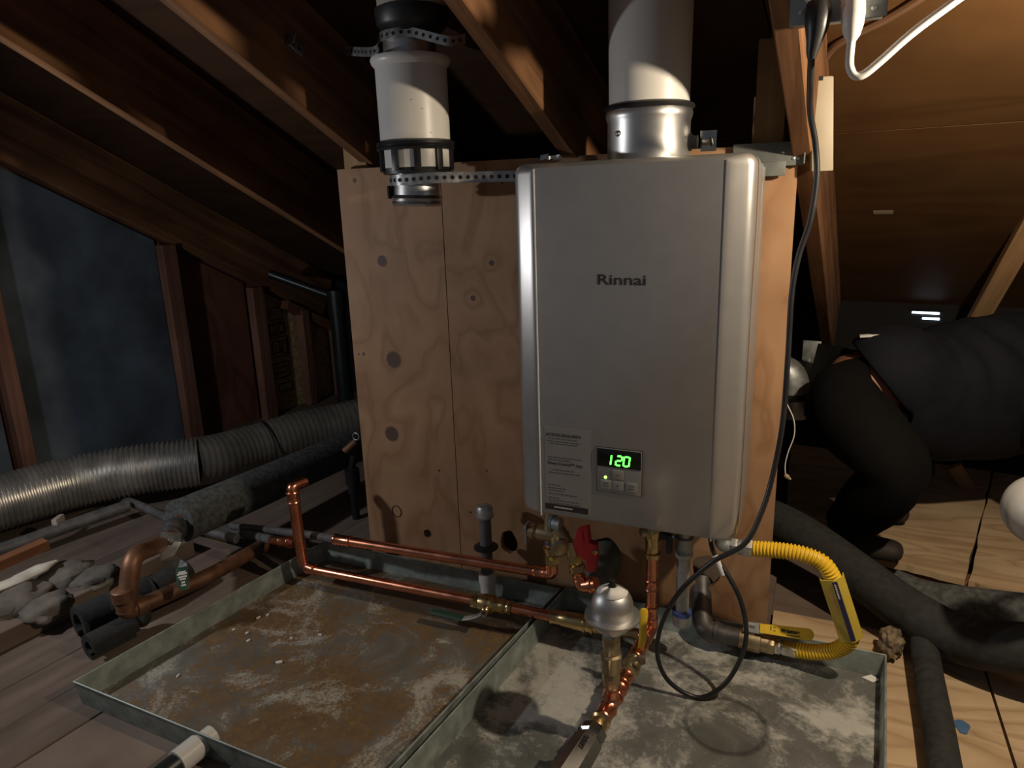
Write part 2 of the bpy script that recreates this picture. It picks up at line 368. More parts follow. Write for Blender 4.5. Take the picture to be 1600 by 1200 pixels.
def text(name, body, size, org, ax, ay, mat, parent, bold=0, depth=.0006, align='LEFT', width=None):
    c = bpy.data.curves.new(name, 'FONT'); c.body = body; c.size = size; c.extrude = depth; c.offset = bold; c.align_x = align; c.resolution_u = 3
    t = bpy.data.objects.new(name, c); COL.objects.link(t); bpy.context.view_layer.update()
    me = bpy.data.meshes.new_from_object(t, depsgraph=bpy.context.evaluated_depsgraph_get())
    bpy.data.objects.remove(t); bpy.data.curves.remove(c)
    ax, ay = V(ax).normalized(), V(ay).normalized(); az = ax.cross(ay)
    k = 1
    if width:
        xs = [v.co.x for v in me.vertices]; k = width/(max(xs)-min(xs))
    o0 = wpos(parent)
    for v in me.vertices: v.co = V(org)+ax*(v.co.x*k)+ay*v.co.y+az*v.co.z-o0
    me.materials.clear(); me.materials.append(M[mat]); me.name = name
    o = bpy.data.objects.new(name, me); COL.objects.link(o); o.parent = parent
    return o
def hexnut(mb, p, ax, L, r): return mb.lathe(p, ax, [(0, r*.93), (L*.12, r), (L*.88, r), (L, r*.93)], 6)
def coupling(mb, p, ax, L, r):   # press/solder fitting: beads at both ends
    return mb.lathe(p, ax, [(0, r*1.02), (0, r*1.14), (L*.08, r*1.22), (L*.16, r*1.14), (L*.2, r*1.10), (L*.8, r*1.10), (L*.84, r*1.14), (L*.92, r*1.22), (L, r*1.14), (L, r*1.02)], 20)

# ================================================================== THE SETTING
# ---- roof deck (sheets of plywood) and rafters
RD = .235
ceiling = part('ceiling', MB().hexa([roof(u, s, h) for h in (RD+.022, RD+.05) for u, s in ((-2.2, -1.75), (3.0, -1.75), (3.0, 2.6), (-2.2, 2.6))]), 'blackwall', None, smooth=0, kind='structure')
ceiling['label'] = 'dark underside of the attic roof above the rafters'
for s0, s1 in ((-1.62, -.86), (-.856, .358), (.363, 1.575)):
    for u0, u1 in ((-2.15, -.405), (-.40, 1.03), (1.034, 2.95)):
        o = beam('roof_sheet', roof(u0, (s0+s1)/2, RD), roof(u1, (s0+s1)/2, RD), s1-s0, .018, EN, 'sheath' if u0 > 1 else 'sheathdim', ceiling, bevel=0)
RAF = [(-1.62, -1.62, 'leftmost dark roof rafter resting on the stud wall', 1.5),
       (-.625, -.625, 'sloping brown rafter between the stud wall and the dangling vent stub', 1.5),
       (.0, .0, 'sloping brown rafter just left of the dangling white vent stub', 1.5),
       (.605, .605, 'sloping brown rafter running down between the two vent pipes', 1.5),
       (1.135, 1.06, 'rough brown rafter beside the outlet box and black power cord', 1.5)]
for ua, ub, lab, s1 in RAF:
    s0 = -1.6
    k = (ub-ua)/1.75
    beam('rafter', roof(ua+k*(s0+.4), s0, 0), roof(ua+k*(s1+.4), s1, 0), .040, RD-.001, EN, 'rafter', None, lab, .003, 'rafter', 'roof rafters', wob=.0015)
# ---- walls
BW = 1.47   # back wall distance
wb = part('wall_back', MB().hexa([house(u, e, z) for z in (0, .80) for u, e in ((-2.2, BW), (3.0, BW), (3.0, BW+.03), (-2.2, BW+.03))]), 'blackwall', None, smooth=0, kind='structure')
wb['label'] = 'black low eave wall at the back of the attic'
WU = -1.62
wlu = WU-.06
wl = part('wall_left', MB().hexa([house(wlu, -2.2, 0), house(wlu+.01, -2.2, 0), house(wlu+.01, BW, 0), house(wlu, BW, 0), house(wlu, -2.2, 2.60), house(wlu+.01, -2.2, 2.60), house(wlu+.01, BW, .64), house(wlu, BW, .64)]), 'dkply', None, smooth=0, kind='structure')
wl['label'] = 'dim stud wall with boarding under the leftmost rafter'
def ztop(e): return RO.z - math.tan(SL)*e - .012
def wpanel(name, e0, e1, mat, z0=.0, off=.014, th=.008):
    mb = MB(); a, b = wlu+off, wlu+off+th
    mb.hexa([house(a, e0, z0), house(b, e0, z0), house(b, e1, z0), house(a, e1, z0), house(a, e0, ztop(e0)), house(b, e0, ztop(e0)), house(b, e1, ztop(e1)), house(a, e1, ztop(e1))])
    return part(name, mb, mat, wl, smooth=0)
wpanel('insulation_board', -.30, .40, 'blue'); wpanel('insulation_board', -1.1, -.34, 'blue')
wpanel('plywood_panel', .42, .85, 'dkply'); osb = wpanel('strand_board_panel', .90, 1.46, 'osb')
for e, wd in ((-.31, .05), (.415, .07), (.87, .07), (1.17, .05), (1.40, .045), (-.95, .05)):
    beam('stud', house(WU-.005, e, 0), house(WU-.005, e, ztop(e)-.012), wd, .05, EX, 'oldstud', wl)
beam('top_plate', house(WU+.005, 1.05, ztop(1.05)-.05), house(WU+.005, 1.5, ztop(1.5)-.05), .06, .045, UP, 'orangewood', wl)
# ink stamps on the strand board
st = MB(); xw = wlu+.0225
def stamp(e0, e1, z0, z1, t=.006):
    for a, b, c, d in ((e0, e1, z0, z0+t), (e0, e1, z1-t, z1), (e0, e0+t, z0, z1), (e1-t, e1, z0, z1)):
        st.hexa([house(xw+k, e, z) for z in (c, d) for k, e in ((0, a), (.001, a), (.001, b), (0, b))])
for e0, e1, z0, z1 in ((.99, 1.08, .50, .57), (.97, 1.09, .42, .49), (.98, 1.03, .43, .48), (1.04, 1.085, .43, .48), (.97, 1.10, .30, .41), (.985, 1.04, .32, .39), (1.05, 1.09, .31, .39), (.98, 1.09, .18, .27), (1.0, 1.07, .205, .245), (1.0, 1.10, .10, .15)):
    stamp(e0, e1, z0, z1)
part('ink_stamp', st, 'ink', wl, smooth=0)
# ---- floor
fl = part('floor', MB().box((-3.2, -2.4, -.06), (2.6, 2.2, -.022)), 'olddeck', None, smooth=0, kind='structure')
fl['label'] = 'attic floor deck of dusty old boards and newer plywood sheets'
def fsheet(name, c, z0, th, mat, jag=0):
    mb = MB(); n = len(c); pts = []
    for i in range(n):
        a, b = V((*c[i], z0)), V((*c[(i+1) % n], z0)); pts.append(a)
        if jag:
            for k in range(1, 14): pts.append(a+(b-a)*(k/14)+V((random.uniform(-jag, jag), random.uniform(-jag, jag), 0)))
    mb.prism(pts, (0, 0, th)); return part(name, mb, mat, fl, smooth=0)
def H2(u, e): q = house(u, e, 0); return (q.x, q.y)
for i in range(11):   # old planks on the left, running with the rafters
    u0 = -1.75+i*.145
    beam('floor_plank', house(u0+.0725, -2.3, -.021+(i%3)*.0006), house(u0+.0725, BW-.01, -.021+(i%3)*.0006), .1443, .02, UP, 'olddeck', fl, bevel=.0015)
q = [(1600, 1200), (1545, 1058), (1478, 860)]
def P0(u, v, z=0): p = at(u, v, Z=z); return (p.x, p.y)
fsheet('floor_sheet', [H2(-.15, -2.3), H2(1.28, -2.3), H2(1.28, -.35), H2(-.15, -.35)], -.021, .02, 'dusty')
sx = (V(P0(1545, 1060)).x+V(P0(1585, 1200)).x)/2
fsheet('floor_sheet', [(.30, -.62), (sx-.003, -.66), (sx-.003, .16), (.30, .16)], -.0205, .0205, 'floorply')
fsheet('floor_sheet', [(sx+.003, -.66), (2.4, -.66), (2.4, .10), (sx+.003, .16)], -.0205, .0205, 'floorply')
fsheet('floor_sheet', [H2(1.28, -2.3), H2(2.9, -2.3), H2(2.9, -.75), H2(1.28, -.75)], -.021, .02, 'floorply')
fsheet('floor_sheet', [(-.3, .06), (.295, .06), (.295, 1.4), (-.3, 1.4)], -.021, .02, 'olddeck')
# raised plywood platform at the back right
RZ = .05
a0, a1, a2 = P0(1330, 862, RZ), P0(1508, 905, RZ), P0(1640, 942, RZ)
fsheet('raised_floor_sheet', [a0, a1, (1.02, 1.46), (.28, 1.46), (.30, .60)], RZ-.02, .02, 'floorply', .004)
a1b = (a1[0]+.008, a1[1]-.003)
fsheet('raised_floor_sheet', [a1b, a2, (2.2, -.05), (2.2, 1.40), (1.028, 1.46)], RZ-.022, .02, 'floorply', .004)
fsheet('platform_edge', [(a0[0]+.01, a0[1]+.012), (a1[0]+.005, a1[1]+.012), (a2[0], a2[1]+.012), (2.2, -.03), (2.2, .04), (a1[0]+.03, a1[1]+.08), (a0[0]+.03, a0[1]+.08)], -.001, RZ-.022, 'rafter')

# ================================================================== MOUNTING BOARD
BL, BR_, BT = -.8853, .2905, 1.186
board = thing('plywood_backboard', 'large knotty plywood board behind the silver water heater', 'board', (BL, 0, 0))
kn = []
for u, v, r in ((597, 408, .016), (615, 562, .025), (612, 678, .024), (568, 553, .0045), (554, 282, .006), (739, 466, .008), (768, 411, .008)):
    p = at(u, v, Y=-.0005); kn.append(((p.x-BL, 0, p.z), r))
M['ply'] = plywood('knotty plywood', ((.33, .178, .088), (.385, .215, .112), (.425, .25, .135)), kn, (0, 2), (2.4, 1.3), 5)
hl, hm, hr, hk = at(795, 847, Y=0), at(945, 872, Y=0), at(1102, 893, Y=0), at(668, 834, Y=0)
SEAM = -.565
def panel(x0, x1, z0, z1, holes):
    bm = bmesh.new(); loops = []
    n = 10
    outer = [(x0, z0), (x1, z0), (x1, z1), (x0, z1)]
    lists = [outer]+[[(c.x+rx*(1+.06*math.sin(3*a+c.x*9))*math.cos(a), c.z+rz*(1+.06*math.cos(5*a))*math.sin(a)) for a in [2*PI*k/28 for k in range(28)]] for c, rx, rz in holes]
    es = []
    for l in lists:
        vs = [bm.verts.new((x, 0, z)) for x, z in l]
        es += [bm.edges.new((vs[i], vs[(i+1) % len(vs)])) for i in range(len(vs))]
    fcs = bmesh.ops.triangle_fill(bm, edges=es, use_beauty=True)['geom']
    fcs = [f for f in fcs if isinstance(f, bmesh.types.BMFace)]
    ex = bmesh.ops.extrude_face_region(bm, geom=fcs)['geom']
    for v in ex:
        if isinstance(v, bmesh.types.BMVert): v.co.y += .018
    me = bpy.data.meshes.new('panel'); bmesh.ops.recalc_face_normals(bm, faces=bm.faces)
    for v in bm.verts: v.co.x -= BL
    bm.to_mesh(me); bm.free(); me.materials.append(M['ply'])
    o = bpy.data.objects.new('panel', me); COL.objects.link(o); o.parent = board; return o
panel(BL, SEAM-.0012, .0, BT+.004, [(hk, .013, .014)])
panel(SEAM+.0012, BR_, .0, BT+.006, [(hl, .026, .036), (hm, .047, .060), (hr, .036, .045)])
mb = MB()   # the ring-shaped knot outline cut into the veneer low on the left
c = at(620, 799, Y=0)
mb.tube([c+V((.016*math.cos(a), -.0005, .018*math.sin(a))) for a in [2*PI*k/24 for k in range(25)]], .0014, 6, False)
part('knot_ring', mb, 'hole', board)
mb = MB()
for u, v in ((706, 268), (785, 286), (560, 553), (735, 800), (760, 735), (686, 735)):
    p = at(u, v, Y=0); part('screw_head', MB().lathe(p+V((0, .001, 0)), (0, -1, 0), [(0, .0035), (.002, .0035), (.0026, .002)], 10), 'ironpipe', board)
bk = part('pipe_in_knothole', MB().rod(hk+V((0, .016, 0)), hk+V((0, .06, 0)), .011), 'greypipe', None, cat='pipe', label='stub of grey pipe behind the small round hole in the plywood board')
# posts that carry the board
p = at(556, 250, Y=.045)
beam('wall_stud', (p.x, .04, 0), (p.x, .04, 1.26), .075, .038, (0, 1, 0), 'stud', None, 'pale upright stud peeking over the top left corner of the plywood board', cat='stud')
p = at(1200, 215, Y=.045)
beam('wall_stud', (p.x+.002, .04, 0), (p.x+.002, .04, 1.42), .062, .038, (0, 1, 0), 'stud', None, 'pale upright stud behind the water heater beside the rough rafter', cat='stud')
beam('wall_stud', (p.x-.001, .082, 0), (p.x-.001, .082, 1.30), .072, .03, (0, 1, 0), 'stud', None, 'second upright stud standing close behind the pale stud by the rough rafter', cat='stud')

# ================================================================== WATER HEATER
HW, HF, HZ0, HZ1 = .2345, -.297, .402, 1.167
wh = thing('water_heater', 'silver tankless water heater with lit green display hung on the plywood board', 'water heater', (0, -.15, HZ0))
def cover(x0, x1, yb, yf, z0, z1, rc, rv, rtop, seg=10):
    """front cover: plan outline with rounded front corners (rv), front-view corners rounded by rc, front rim rounded by rtop"""
    # rings of a rounded rectangle (front view), stepped inwards following the front-corner curve
    def ring(inx, inz, y, rad):
        a, b, c, d = x0+inx, x1-inx, z0+inz, z1-inz; r = max(rad, .001); pts = []
        for cx, cz, s in ((b-r, d-r, 0), (a+r, d-r, PI/2), (a+r, c+r, PI), (b-r, c+r, 1.5*PI)):
            for k in range(7): an = s+PI/2*k/6; pts.append((cx+r*math.cos(an), y, cz+r*math.sin(an)))
        return pts
    rings = [ring(0, 0, yb, rc)]
    # side round, long shallow bevel facing sideways, then the flat front
    prof = [(0, .034), (.0010, .0265), (.004, .0195), (.009, .0150), (.015, .0122), (.024, .0086), (.034, .0045), (.042, .0014), (.046, .0003), (.048, 0)]
    for k, (inx, dy) in enumerate(prof):
        inz = rtop*max(0, 1-dy/.03)**2
        rings.append(ring(inx, inz, yf+dy, max(rc-.25*inx, .004)))
    mb = MB(); n = 28; vs = [p for r in rings for p in r]
    fs = [(i*n+k, i*n+(k+1) % n, (i+1)*n+(k+1) % n, (i+1)*n+k) for i in range(len(rings)-1) for k in range(n)]
    fs += [tuple(range(n)), tuple((len(rings)-1)*n+k for k in range(n))[::-1]]
    return mb.add(vs, fs)
case = part('case', MB().hexa([(-.226, -.20, HZ0+.012), (.226, -.20, HZ0+.012), (.226, -.028, HZ0+.012), (-.226, -.028, HZ0+.012), (-.226, -.20, HZ1-.012), (.226, -.20, HZ1-.012), (.226, -.028, HZ1-.012), (-.226, -.028, HZ1-.012)]), 'silverdark', wh, bevel=.006)
part('case_rib', MB().hexa([(x, y, z) for z in (HZ0+.02, HZ1-.02) for x, y in ((.222, -.155), (.2325, -.155), (.2325, -.115), (.222, -.115))]), 'silver', wh, bevel=.003)
part('case_rib', MB().hexa([(x, y, z) for z in (HZ0+.02, HZ1-.02) for x, y in ((.222, -.085), (.231, -.085), (.231, -.045), (.222, -.045))]), 'silverdark', wh, bevel=.003)
cov = part('front_cover', cover(-HW-.006, HW, -.185, HF, HZ0, HZ1, .022, (.050, .085), .010), 'silver', wh, smooth=30)
part('cover_lip', MB().tube([(x, -.186, z) for x, z in ((-HW, HZ0+.02), (-HW, HZ1-.02))], .002, 6), 'silver', cov)
for x in (-.1875, .1845):
    part('seam_line', MB().hexa([(x+a, y, z) for z in (HZ0+.003, HZ1-.012) for a, y in ((-.0013, HF-.0012), (.0013, HF-.0012), (.0013, HF+.012), (-.0013, HF+.012))]), 'trimwhite' if x < 0 else 'silver', cov, smooth=0)
bz = lambda u, v: at(u, v, Y=HF-.0005)
p = bz(932, 444); q = bz(1007, 446)
text('brand_lettering', 'Rinnai', .0285, p, (1, 0, 0), UP, 'logo', cov, .0004, .0001, width=(q-p).length)
# notice sticker: print sits straight on the cover
sa, sb = bz(852, 672), bz(922, 803); zlo0 = bz(852, 794).z
stk = part('notice_sticker', MB().box((sa.x-.002, HF-.0006, zlo0-.003), (sb.x+.002, HF+.004, sa.z+.008)), 'silver', cov, smooth=0)
def line(u, v, s, width, bold=0, mat='stickertxt', name='notice_lettering', size=.0088):
    p = bz(u, v); return text(name, s, size, p+V((0, -.0004, 0)), (1, 0, 0), UP, mat, stk, bold, .0003, width=width)
W1 = (bz(908, 682)-bz(853, 678)).length
line(853, 679.5, 'ACTION REQUIRED!', W1, .00022)
line(856, 724, 'Rinnai Central\u2122 App', (bz(910, 728)-bz(856, 724)).length, .00016)
mb = MB()
def micro(u0, v0, u1):
    p, q2 = bz(u0, v0), bz(u1, v0); x = p.x
    while x < q2.x:
        L = random.uniform(.004, .011); L = min(L, q2.x-x)
        if L > .001: mb.box((x, HF-.0010, p.z-.0009), (x+L, HF-.0004, p.z+.0009))
        x += L+.0022
for u0, v0, u1 in ((857, 684, 903), (855, 688, 906), (859, 692, 902), (856, 713, 908), (857, 717, 892), (862, 733, 898), (858, 737, 906), (857, 756, 876), (857, 761, 884), (858, 765, 881), (858, 770, 902), (857, 776, 874), (858, 780, 905), (858, 784, 906), (860, 788, 902), (873, 792, 894)):
    micro(u0, v0, u1)
part('small_print', mb, 'stickertxt', stk, smooth=0, kind='stuff')
p, q = bz(852, 785), bz(919, 801); zlo = bz(852, 794).z
bar = part('notice_bar', MB().box((p.x, HF-.0011, zlo), (q.x, HF, p.z)), 'stickerbar', cov, smooth=0)
mb = MB(); zc = (zlo+p.z)/2
for k in range(9): mb.box((p.x+.022+k*.0048, HF-.0015, zc-.0014), (p.x+.022+k*.0048+.0038, HF-.0008, zc+.0014))
part('bar_lettering', mb, 'palelett', bar, smooth=0)
# control panel
a, b = bz(933, 698), bz(1002, 776)
cx0, cx1, cz0, cz1 = a.x, b.x, bz(933, 766).z, a.z
cp = part('control_panel', MB().box((cx0, HF-.003, cz0), (cx1, HF+.004, cz1)), 'keys', wh, bevel=.0008)
part('panel_surround', MB().box((cx0-.0014, HF-.0016, cz0-.0014), (cx1+.0014, HF+.003, cz1+.0014)), 'logo', cp, bevel=.0008)
zs = cz1-(cz1-cz0)*.41
scr = part('display', MB().box((cx0+.001, HF-.0042, zs), (cx1-.001, HF-.002, cz1-.0015)), 'screen', cp, bevel=.001)
def digit(ch, x, z, w, h, mb):
    t = .0036; on = {'1': 'bc', '2': 'abged', '0': 'abcdef'}[ch]; y0, y1 = HF-.0052, HF-.0041; g = .0007; sl = .12
    seg = {'a': (x+t, x+w-t, z+h-t, z+h), 'g': (x+t, x+w-t, z+h/2-t/2, z+h/2+t/2), 'd': (x+t, x+w-t, z, z+t), 'b': (x+w-t, x+w, z+h/2+g, z+h-t/2), 'c': (x+w-t, x+w, z+t/2, z+h/2-g), 'f': (x, x+t, z+h/2+g, z+h-t/2), 'e': (x, x+t, z+t/2, z+h/2-g)}
    for s_ in on:
        x0, x1, z0, z1 = seg[s_]; sh = lambda zz: (zz-z)*sl
        mb.hexa([(x0+sh(z0), y0, z0), (x1+sh(z0), y0, z0), (x1+sh(z0), y1, z0), (x0+sh(z0), y1, z0), (x0+sh(z1), y0, z1), (x1+sh(z1), y0, z1), (x1+sh(z1), y1, z1), (x0+sh(z1), y1, z1)])
dz = bz(960, 726).z; dh = bz(960, 709).z-dz
for ch, u in (('1', 949), ('2', 961), ('0', 973)):
    mb = MB(); x = bz(u, 725).x; digit(ch, x-(.006 if ch == '1' else 0), dz-.001, .0155, dh, mb); part('digit', mb, 'seg', scr, smooth=0)
W_ = cx1-cx0; Hh = cz1-cz0
for fx, fz, nm in ((.355, .33, '\u25b2'), (.355, .08, '\u25bc'), (.09, .08, ''), (.67, .08, '')):
    kx, kz = cx0+W_*fx, cz0+Hh*fz; kw, kh = W_*.25, Hh*.20
    kb = part('button', MB().box((kx, HF-.0048, kz), (kx+kw, HF-.002, kz+kh)), 'silver', cp, bevel=.0009)
    cxx, czz = kx+kw/2, kz+kh/2; mb = MB()
    if nm: d = .0035 if nm == '\u25b2' else -.0035; mb.prism([(cxx-.0032, HF-.0048, czz-d*.5), (cxx+.0032, HF-.0048, czz-d*.5), (cxx, HF-.0048, czz+d*.6)], (0, -.0004, 0))
    else:
        for j in (-1, 1): mb.box((cxx-.007, HF-.0052, czz+j*.003-.0008), (cxx+.006, HF-.0047, czz+j*.003+.0008))
    part('button_mark', mb, 'stickertxt', kb, smooth=0)
lx, lz = cx0+W_*.20, cz0+Hh*.34
part('status_light', MB().lathe((lx, HF-.0028, lz), (0, -1, 0), [(0, .0032), (.001, .0032), (.0016, .0018)], 12), 'led', cp)
# sticker on the side of the case
mb = MB().box((.2258, -.112, .60), (.2268, -.088, .86)); ss = part('side_label', mb, 'sticker', wh, smooth=0)
mb = MB()
for k in range(22): mb.box((.2267, -.110, .61+k*.011), (.2273, -.092-random.random()*.006, .615+k*.011))
part('side_label_print', mb, 'redprint', ss, smooth=0)
# wall brackets
mb = MB(); mb.box((.16, -.014, 1.148), (.305, -.004, 1.196)); mb.box((.302, -.028, 1.150), (.305, -.004, 1.196)); mb.box((.205, -.024, 1.128), (.268, -.012, 1.157))
brk = part('wall_bracket', mb, 'bracket', wh, bevel=.0012)
mb = MB()
for x, z in ((.262, 1.175), (.290, 1.185), (.292, 1.162), (.282, 1.162)): mb.lathe((x, -.0142, z), (0, -1, 0), [(0, .0035), (.001, .0035), (.002, .002)], 8)
part('bracket_screw', mb, 'galv', brk)
mb = MB(); mb.box((-.20, -.020, .43), (.20, -.003, .47)); part('lower_bracket', mb, 'bracket', wh, bevel=.001)
# stainless vent collar and test port on top
ec = at(1013, 235, Y=-.155); ec.z = HZ1-.012
EXR = .083
col_ = part('vent_collar', MB().lathe(ec, UP, [(0, EXR), (.085, EXR), (.092, EXR+.003), (.100, EXR+.004), (.108, EXR+.001), (.108, EXR-.012)], 48), 'steel', wh)
part('collar_rivet', MB().lathe(ec+V((-.045, -.0705, .062)), (-.5, -1, 0), [(0, .006), (.003, .005), (.005, .002)], 10), 'steel', col_)
pp = at(1082, 222, Y=-.155)
tp = part('test_port', MB().lathe((pp.x-.012, pp.y, pp.z), (1, 0, 0), [(0, .017), (.01, .017), (.01, .013), (.022, .013)], 16), 'blackcap', col_)
mb = MB().obox(at(1107, 220, Y=-.13), (1, 0, 0), (0, 1, 0), UP, .032, .003, .04); part('port_tab', mb, 'chrome', wh, bevel=.0008)
mb = MB().lathe(at(1098, 224, Y=-.145), (1, -.2, .1), [(0, .006), (.012, .006), (.012, .009), (.018, .009)], 8); part('tab_screw', mb, 'chrome', wh)
mb = MB(); c = at(862, 243, Y=-.15)
for k in range(5): mb.obox(c+V((random.uniform(-.02, .02), random.uniform(-.02, .02), random.uniform(-.006, .004))), (1, .3*k, .2), (-.3*k, 1, .1), UP, .018, .012, .007)
part('top_clip', mb, 'chrome', wh)

# ================================================================== VENT PIPES
ex_ = thing('exhaust_vent_pipe', 'wide white vent pipe rising from the top of the water heater', 'vent pipe', ec+V((0, 0, .10)))
part('pipe', MB().lathe(ec+V((0, 0, .098)), UP, [(0, EXR-.006), (0, EXR-.003), (.29, EXR), (.29, EXR-.012)], 48), 'pvc', ex_)
part('gasket', MB().lathe(ec+V((0, 0, .106)), UP, [(0, EXR-.002), (.001, EXR+.005), (.005, EXR+.008), (.010, EXR+.006), (.014, EXR-.002)], 48), 'rubber', ex_)
sc_ = at(646, 170, Y=-.15); sx_, sy_ = sc_.x, sc_.y
zt, zb = at(648, 88, Y=-.15).z, at(643, 232, Y=-.15).z
ST = .083
vs_ = thing('intake_vent_stub', 'short white vent stub with black clamp ring dangling left of the heater', 'vent pipe', (sx_, sy_, zb-.09))
part('body', MB().lathe((sx_, sy_, zb-.045), UP, [(0, ST-.010), (0, ST-.002), (zt-zb+.02, ST-.001), (zt-zb+.028, ST+.006), (zt-zb+.036, ST+.0085), (zt-zb+.042, ST+.006), (zt-zb+.045, ST-.008), (zt-zb+.01, ST-.012)], 48), 'pvc', vs_)
part('clamp_ring', MB().lathe((sx_, sy_, zb-.006), UP, [(0, ST), (.0, ST+.006), (.005, ST+.009), (.009, ST+.006), (.012, ST+.009), (.018, ST+.008), (.022, ST+.001)], 48), 'blackpl', vs_)
part('lower_ring', MB().lathe((sx_, sy_, zb-.058), UP, [(0, ST-.014), (0, ST-.004), (.012, ST-.001), (.014, ST-.012)], 48), 'blackpl', vs_)
for k in range(10):
    an = 2*PI*k/10+.25; d = V((math.cos(an), math.sin(an), 0))
    part('clamp_prong', MB().obox(V((sx_, sy_, zb-.027))+d*(ST+.002), d, UP.cross(d), UP, .007, .016, .050), 'blackpl', vs_, bevel=.0015)
zk = at(642, 290, Y=-.15).z; zn = at(642, 304, Y=-.15).z
nk = part('metal_neck', MB().lathe((sx_-.006, sy_, zn-.026), (.05, 0, 1), [(0, .052), (.0, .058), (.006, .062), (.012, .057), (.018, .062), (.025, .055), (.105, .053), (.115, .053)], 40), 'steel', vs_)
part('neck_clip', MB().obox((sx_-.055, sy_-.03, zk-.014), (1, 1, 0), (-1, 1, 0), UP, .02, .02, .03), 'hole', vs_, bevel=.003)
mb = MB()
for du, dv in ((640, 155), (652, 168), (661, 205), (669, 172), (655, 218)):
    q = at(du, dv, Y=sy_-ST*.98); q.y = sy_-math.sqrt(max(0, ST**2-(q.x-sx_)**2))-.0003; mb.lathe(q, (0, -1, 0), [(0, .0011), (.0006, .0008)], 6)
part('speck', mb, 'ink', vs_, kind='stuff')
up_ = thing('intake_upper_pipe', 'white vent pipe in painted brown shade with black coupling above the dangling vent stub', 'vent pipe', (sx_, sy_, zt+.05))
part('neck', MB().lathe((sx_, sy_, zt+.0), UP, [(0, .060), (.07, .060)], 36), 'steel', up_)
part('coupling', MB().lathe((sx_+.01, sy_, zt+.045), UP, [(0, .060), (.012, .074), (.02, .080), (.05, .082), (.056, .070)], 40), 'rubber', up_)
part('pipe', MB().lathe((sx_+.012, sy_, zt+.094), UP, [(0, .074), (0, .077), (.04, .078), (.042, .076), (.045, .078), (.15, .078)], 40), 'pvcbrown', up_)

# ---- perforated straps
def strap(name, label, pts, wdt, up=UP):
    th = thing(name, label, 'strap', pts[0]); path = resample(cr(pts, 8), .006); n = len(path)
    mb = MB(); vs = []
    for p in path: vs += [p-V(up)*wdt/2, p+V(up)*wdt/2]
    out = []
    for i, p in enumerate(path):
        t = (path[min(i+1, n-1)]-path[max(i-1, 0)]).normalized(); nn = t.cross(V(up)).normalized()
        out.append(nn)
    vs = [q for p, nn in zip(path, out) for q in (p-V(up)*wdt/2-nn*.0006, p+V(up)*wdt/2-nn*.0006, p+V(up)*wdt/2+nn*.0006, p-V(up)*wdt/2+nn*.0006)]
    fs = [(4*i+k, 4*i+4+k, 4*i+4+(k+1) % 4, 4*i+(k+1) % 4) for i in range(n-1) for k in range(4)]+[(0, 1, 2, 3), tuple(4*(n-1)+k for k in (3, 2, 1, 0))]
    mb.add(vs, fs); part('band', mb, 'strap', th)
    for i in range(2, n-1, 3):
        part('punched_hole', MB().lathe(path[i]-out[i]*.0012, out[i], [(0, wdt*.20), (.0024, wdt*.20)], 10), 'hole', th)
    return th
zz = zk
arc = [V((sx_-.004+.062*math.cos(a), sy_+.062*math.sin(a), zz+.012)) for a in [PI*.75, PI*1.0, PI*1.2, PI*1.4, PI*1.55]]
e_ = at(815, 275, Y=-.10)
strap('perforated_strap', 'perforated metal strap from the vent stub to the water heater top corner', arc+[V((sx_+.07, sy_-.048, zz+.014)), V(((sx_+e_.x)/2+.03, -.145, (zz+.014+e_.z)/2)), e_, V((e_.x+.05, -.045, e_.z)), V((-.205, -.030, e_.z-.002))], .024)
arc2 = [V((sx_+.066*math.cos(a), sy_+.066*math.sin(a), zt+.042)) for a in [PI*1.15, PI*1.3, PI*1.5, PI*1.7]]
strap('perforated_strap', 'perforated metal strap joining two rafters above the dangling vent stub', [at(540, 80, Y=-.13), at(585, 80, Y=-.19)]+[p+V((0, 0, -.004)) for p in arc2]+[at(700, 64, Y=-.20), at(728, 60, Y=-.16)], .020)
th = thing('strap_bracket', 'small bent metal bracket on the rafter left of the vent stub', 'bracket', roof(.021, -.42, .10))
c = onplane(460, 72, roof(.0215, 0, 0), EX)
part('plate', MB().obox(c+EX*.003, ES, EX, EN, .05, .004, .026), 'strap', th, bevel=.0008)
part('tab', MB().obox(c-ES*.022+EX*.012, ES, EX, EN, .004, .022, .026), 'strap', th, bevel=.0008)
for k in (-.008, .010): part('punched_hole', MB().lathe(c+ES*k+EX*.004, EX, [(0, .005), (.0015, .005)], 10), 'hole', th)

# ================================================================== OUTLET, CORDS
oc0, oc1 = at(1238, 36, Y=-.42), at(1381, 24, Y=-.42)
ob = thing('outlet_box', 'grey metal outlet box at the rafter holding a black and a white plug', 'outlet', (oc0.x, -.42, oc0.z))
part('box', MB().box((oc0.x, -.42, oc0.z), (oc1.x, -.37, oc0.z+.16)), 'boxsteel', ob, bevel=.003)
pl_ = part('cover_plate', MB().box((oc0.x-.004, -.426, oc0.z-.006), (oc1.x+.004, -.420, oc0.z+.165)), 'boxsteel', ob, bevel=.002)
for x, z in ((oc0.x+.012, oc0.z+.012), (oc1.x-.014, oc0.z+.006), (oc0.x+.012, oc0.z+.032)):
    part('screw', MB().lathe((x, -.426, z), (0, -1, 0), [(0, .004), (.002, .0035), (.003, .001)], 10), 'galv', pl_)
for u in (1277, 1333):
    q = at(u, 2, Y=-.427); part('socket', MB().lathe((q.x, -.426, q.z+.012), (0, -1, 0), [(0, .019), (.005, .019), (.006, .016)], 24), 'pvc', pl_)
pc = thing('power_cord', 'long black power cord hanging past the heater into a loop over the right pan', 'cord', at(1275, 40, Y=-.44))
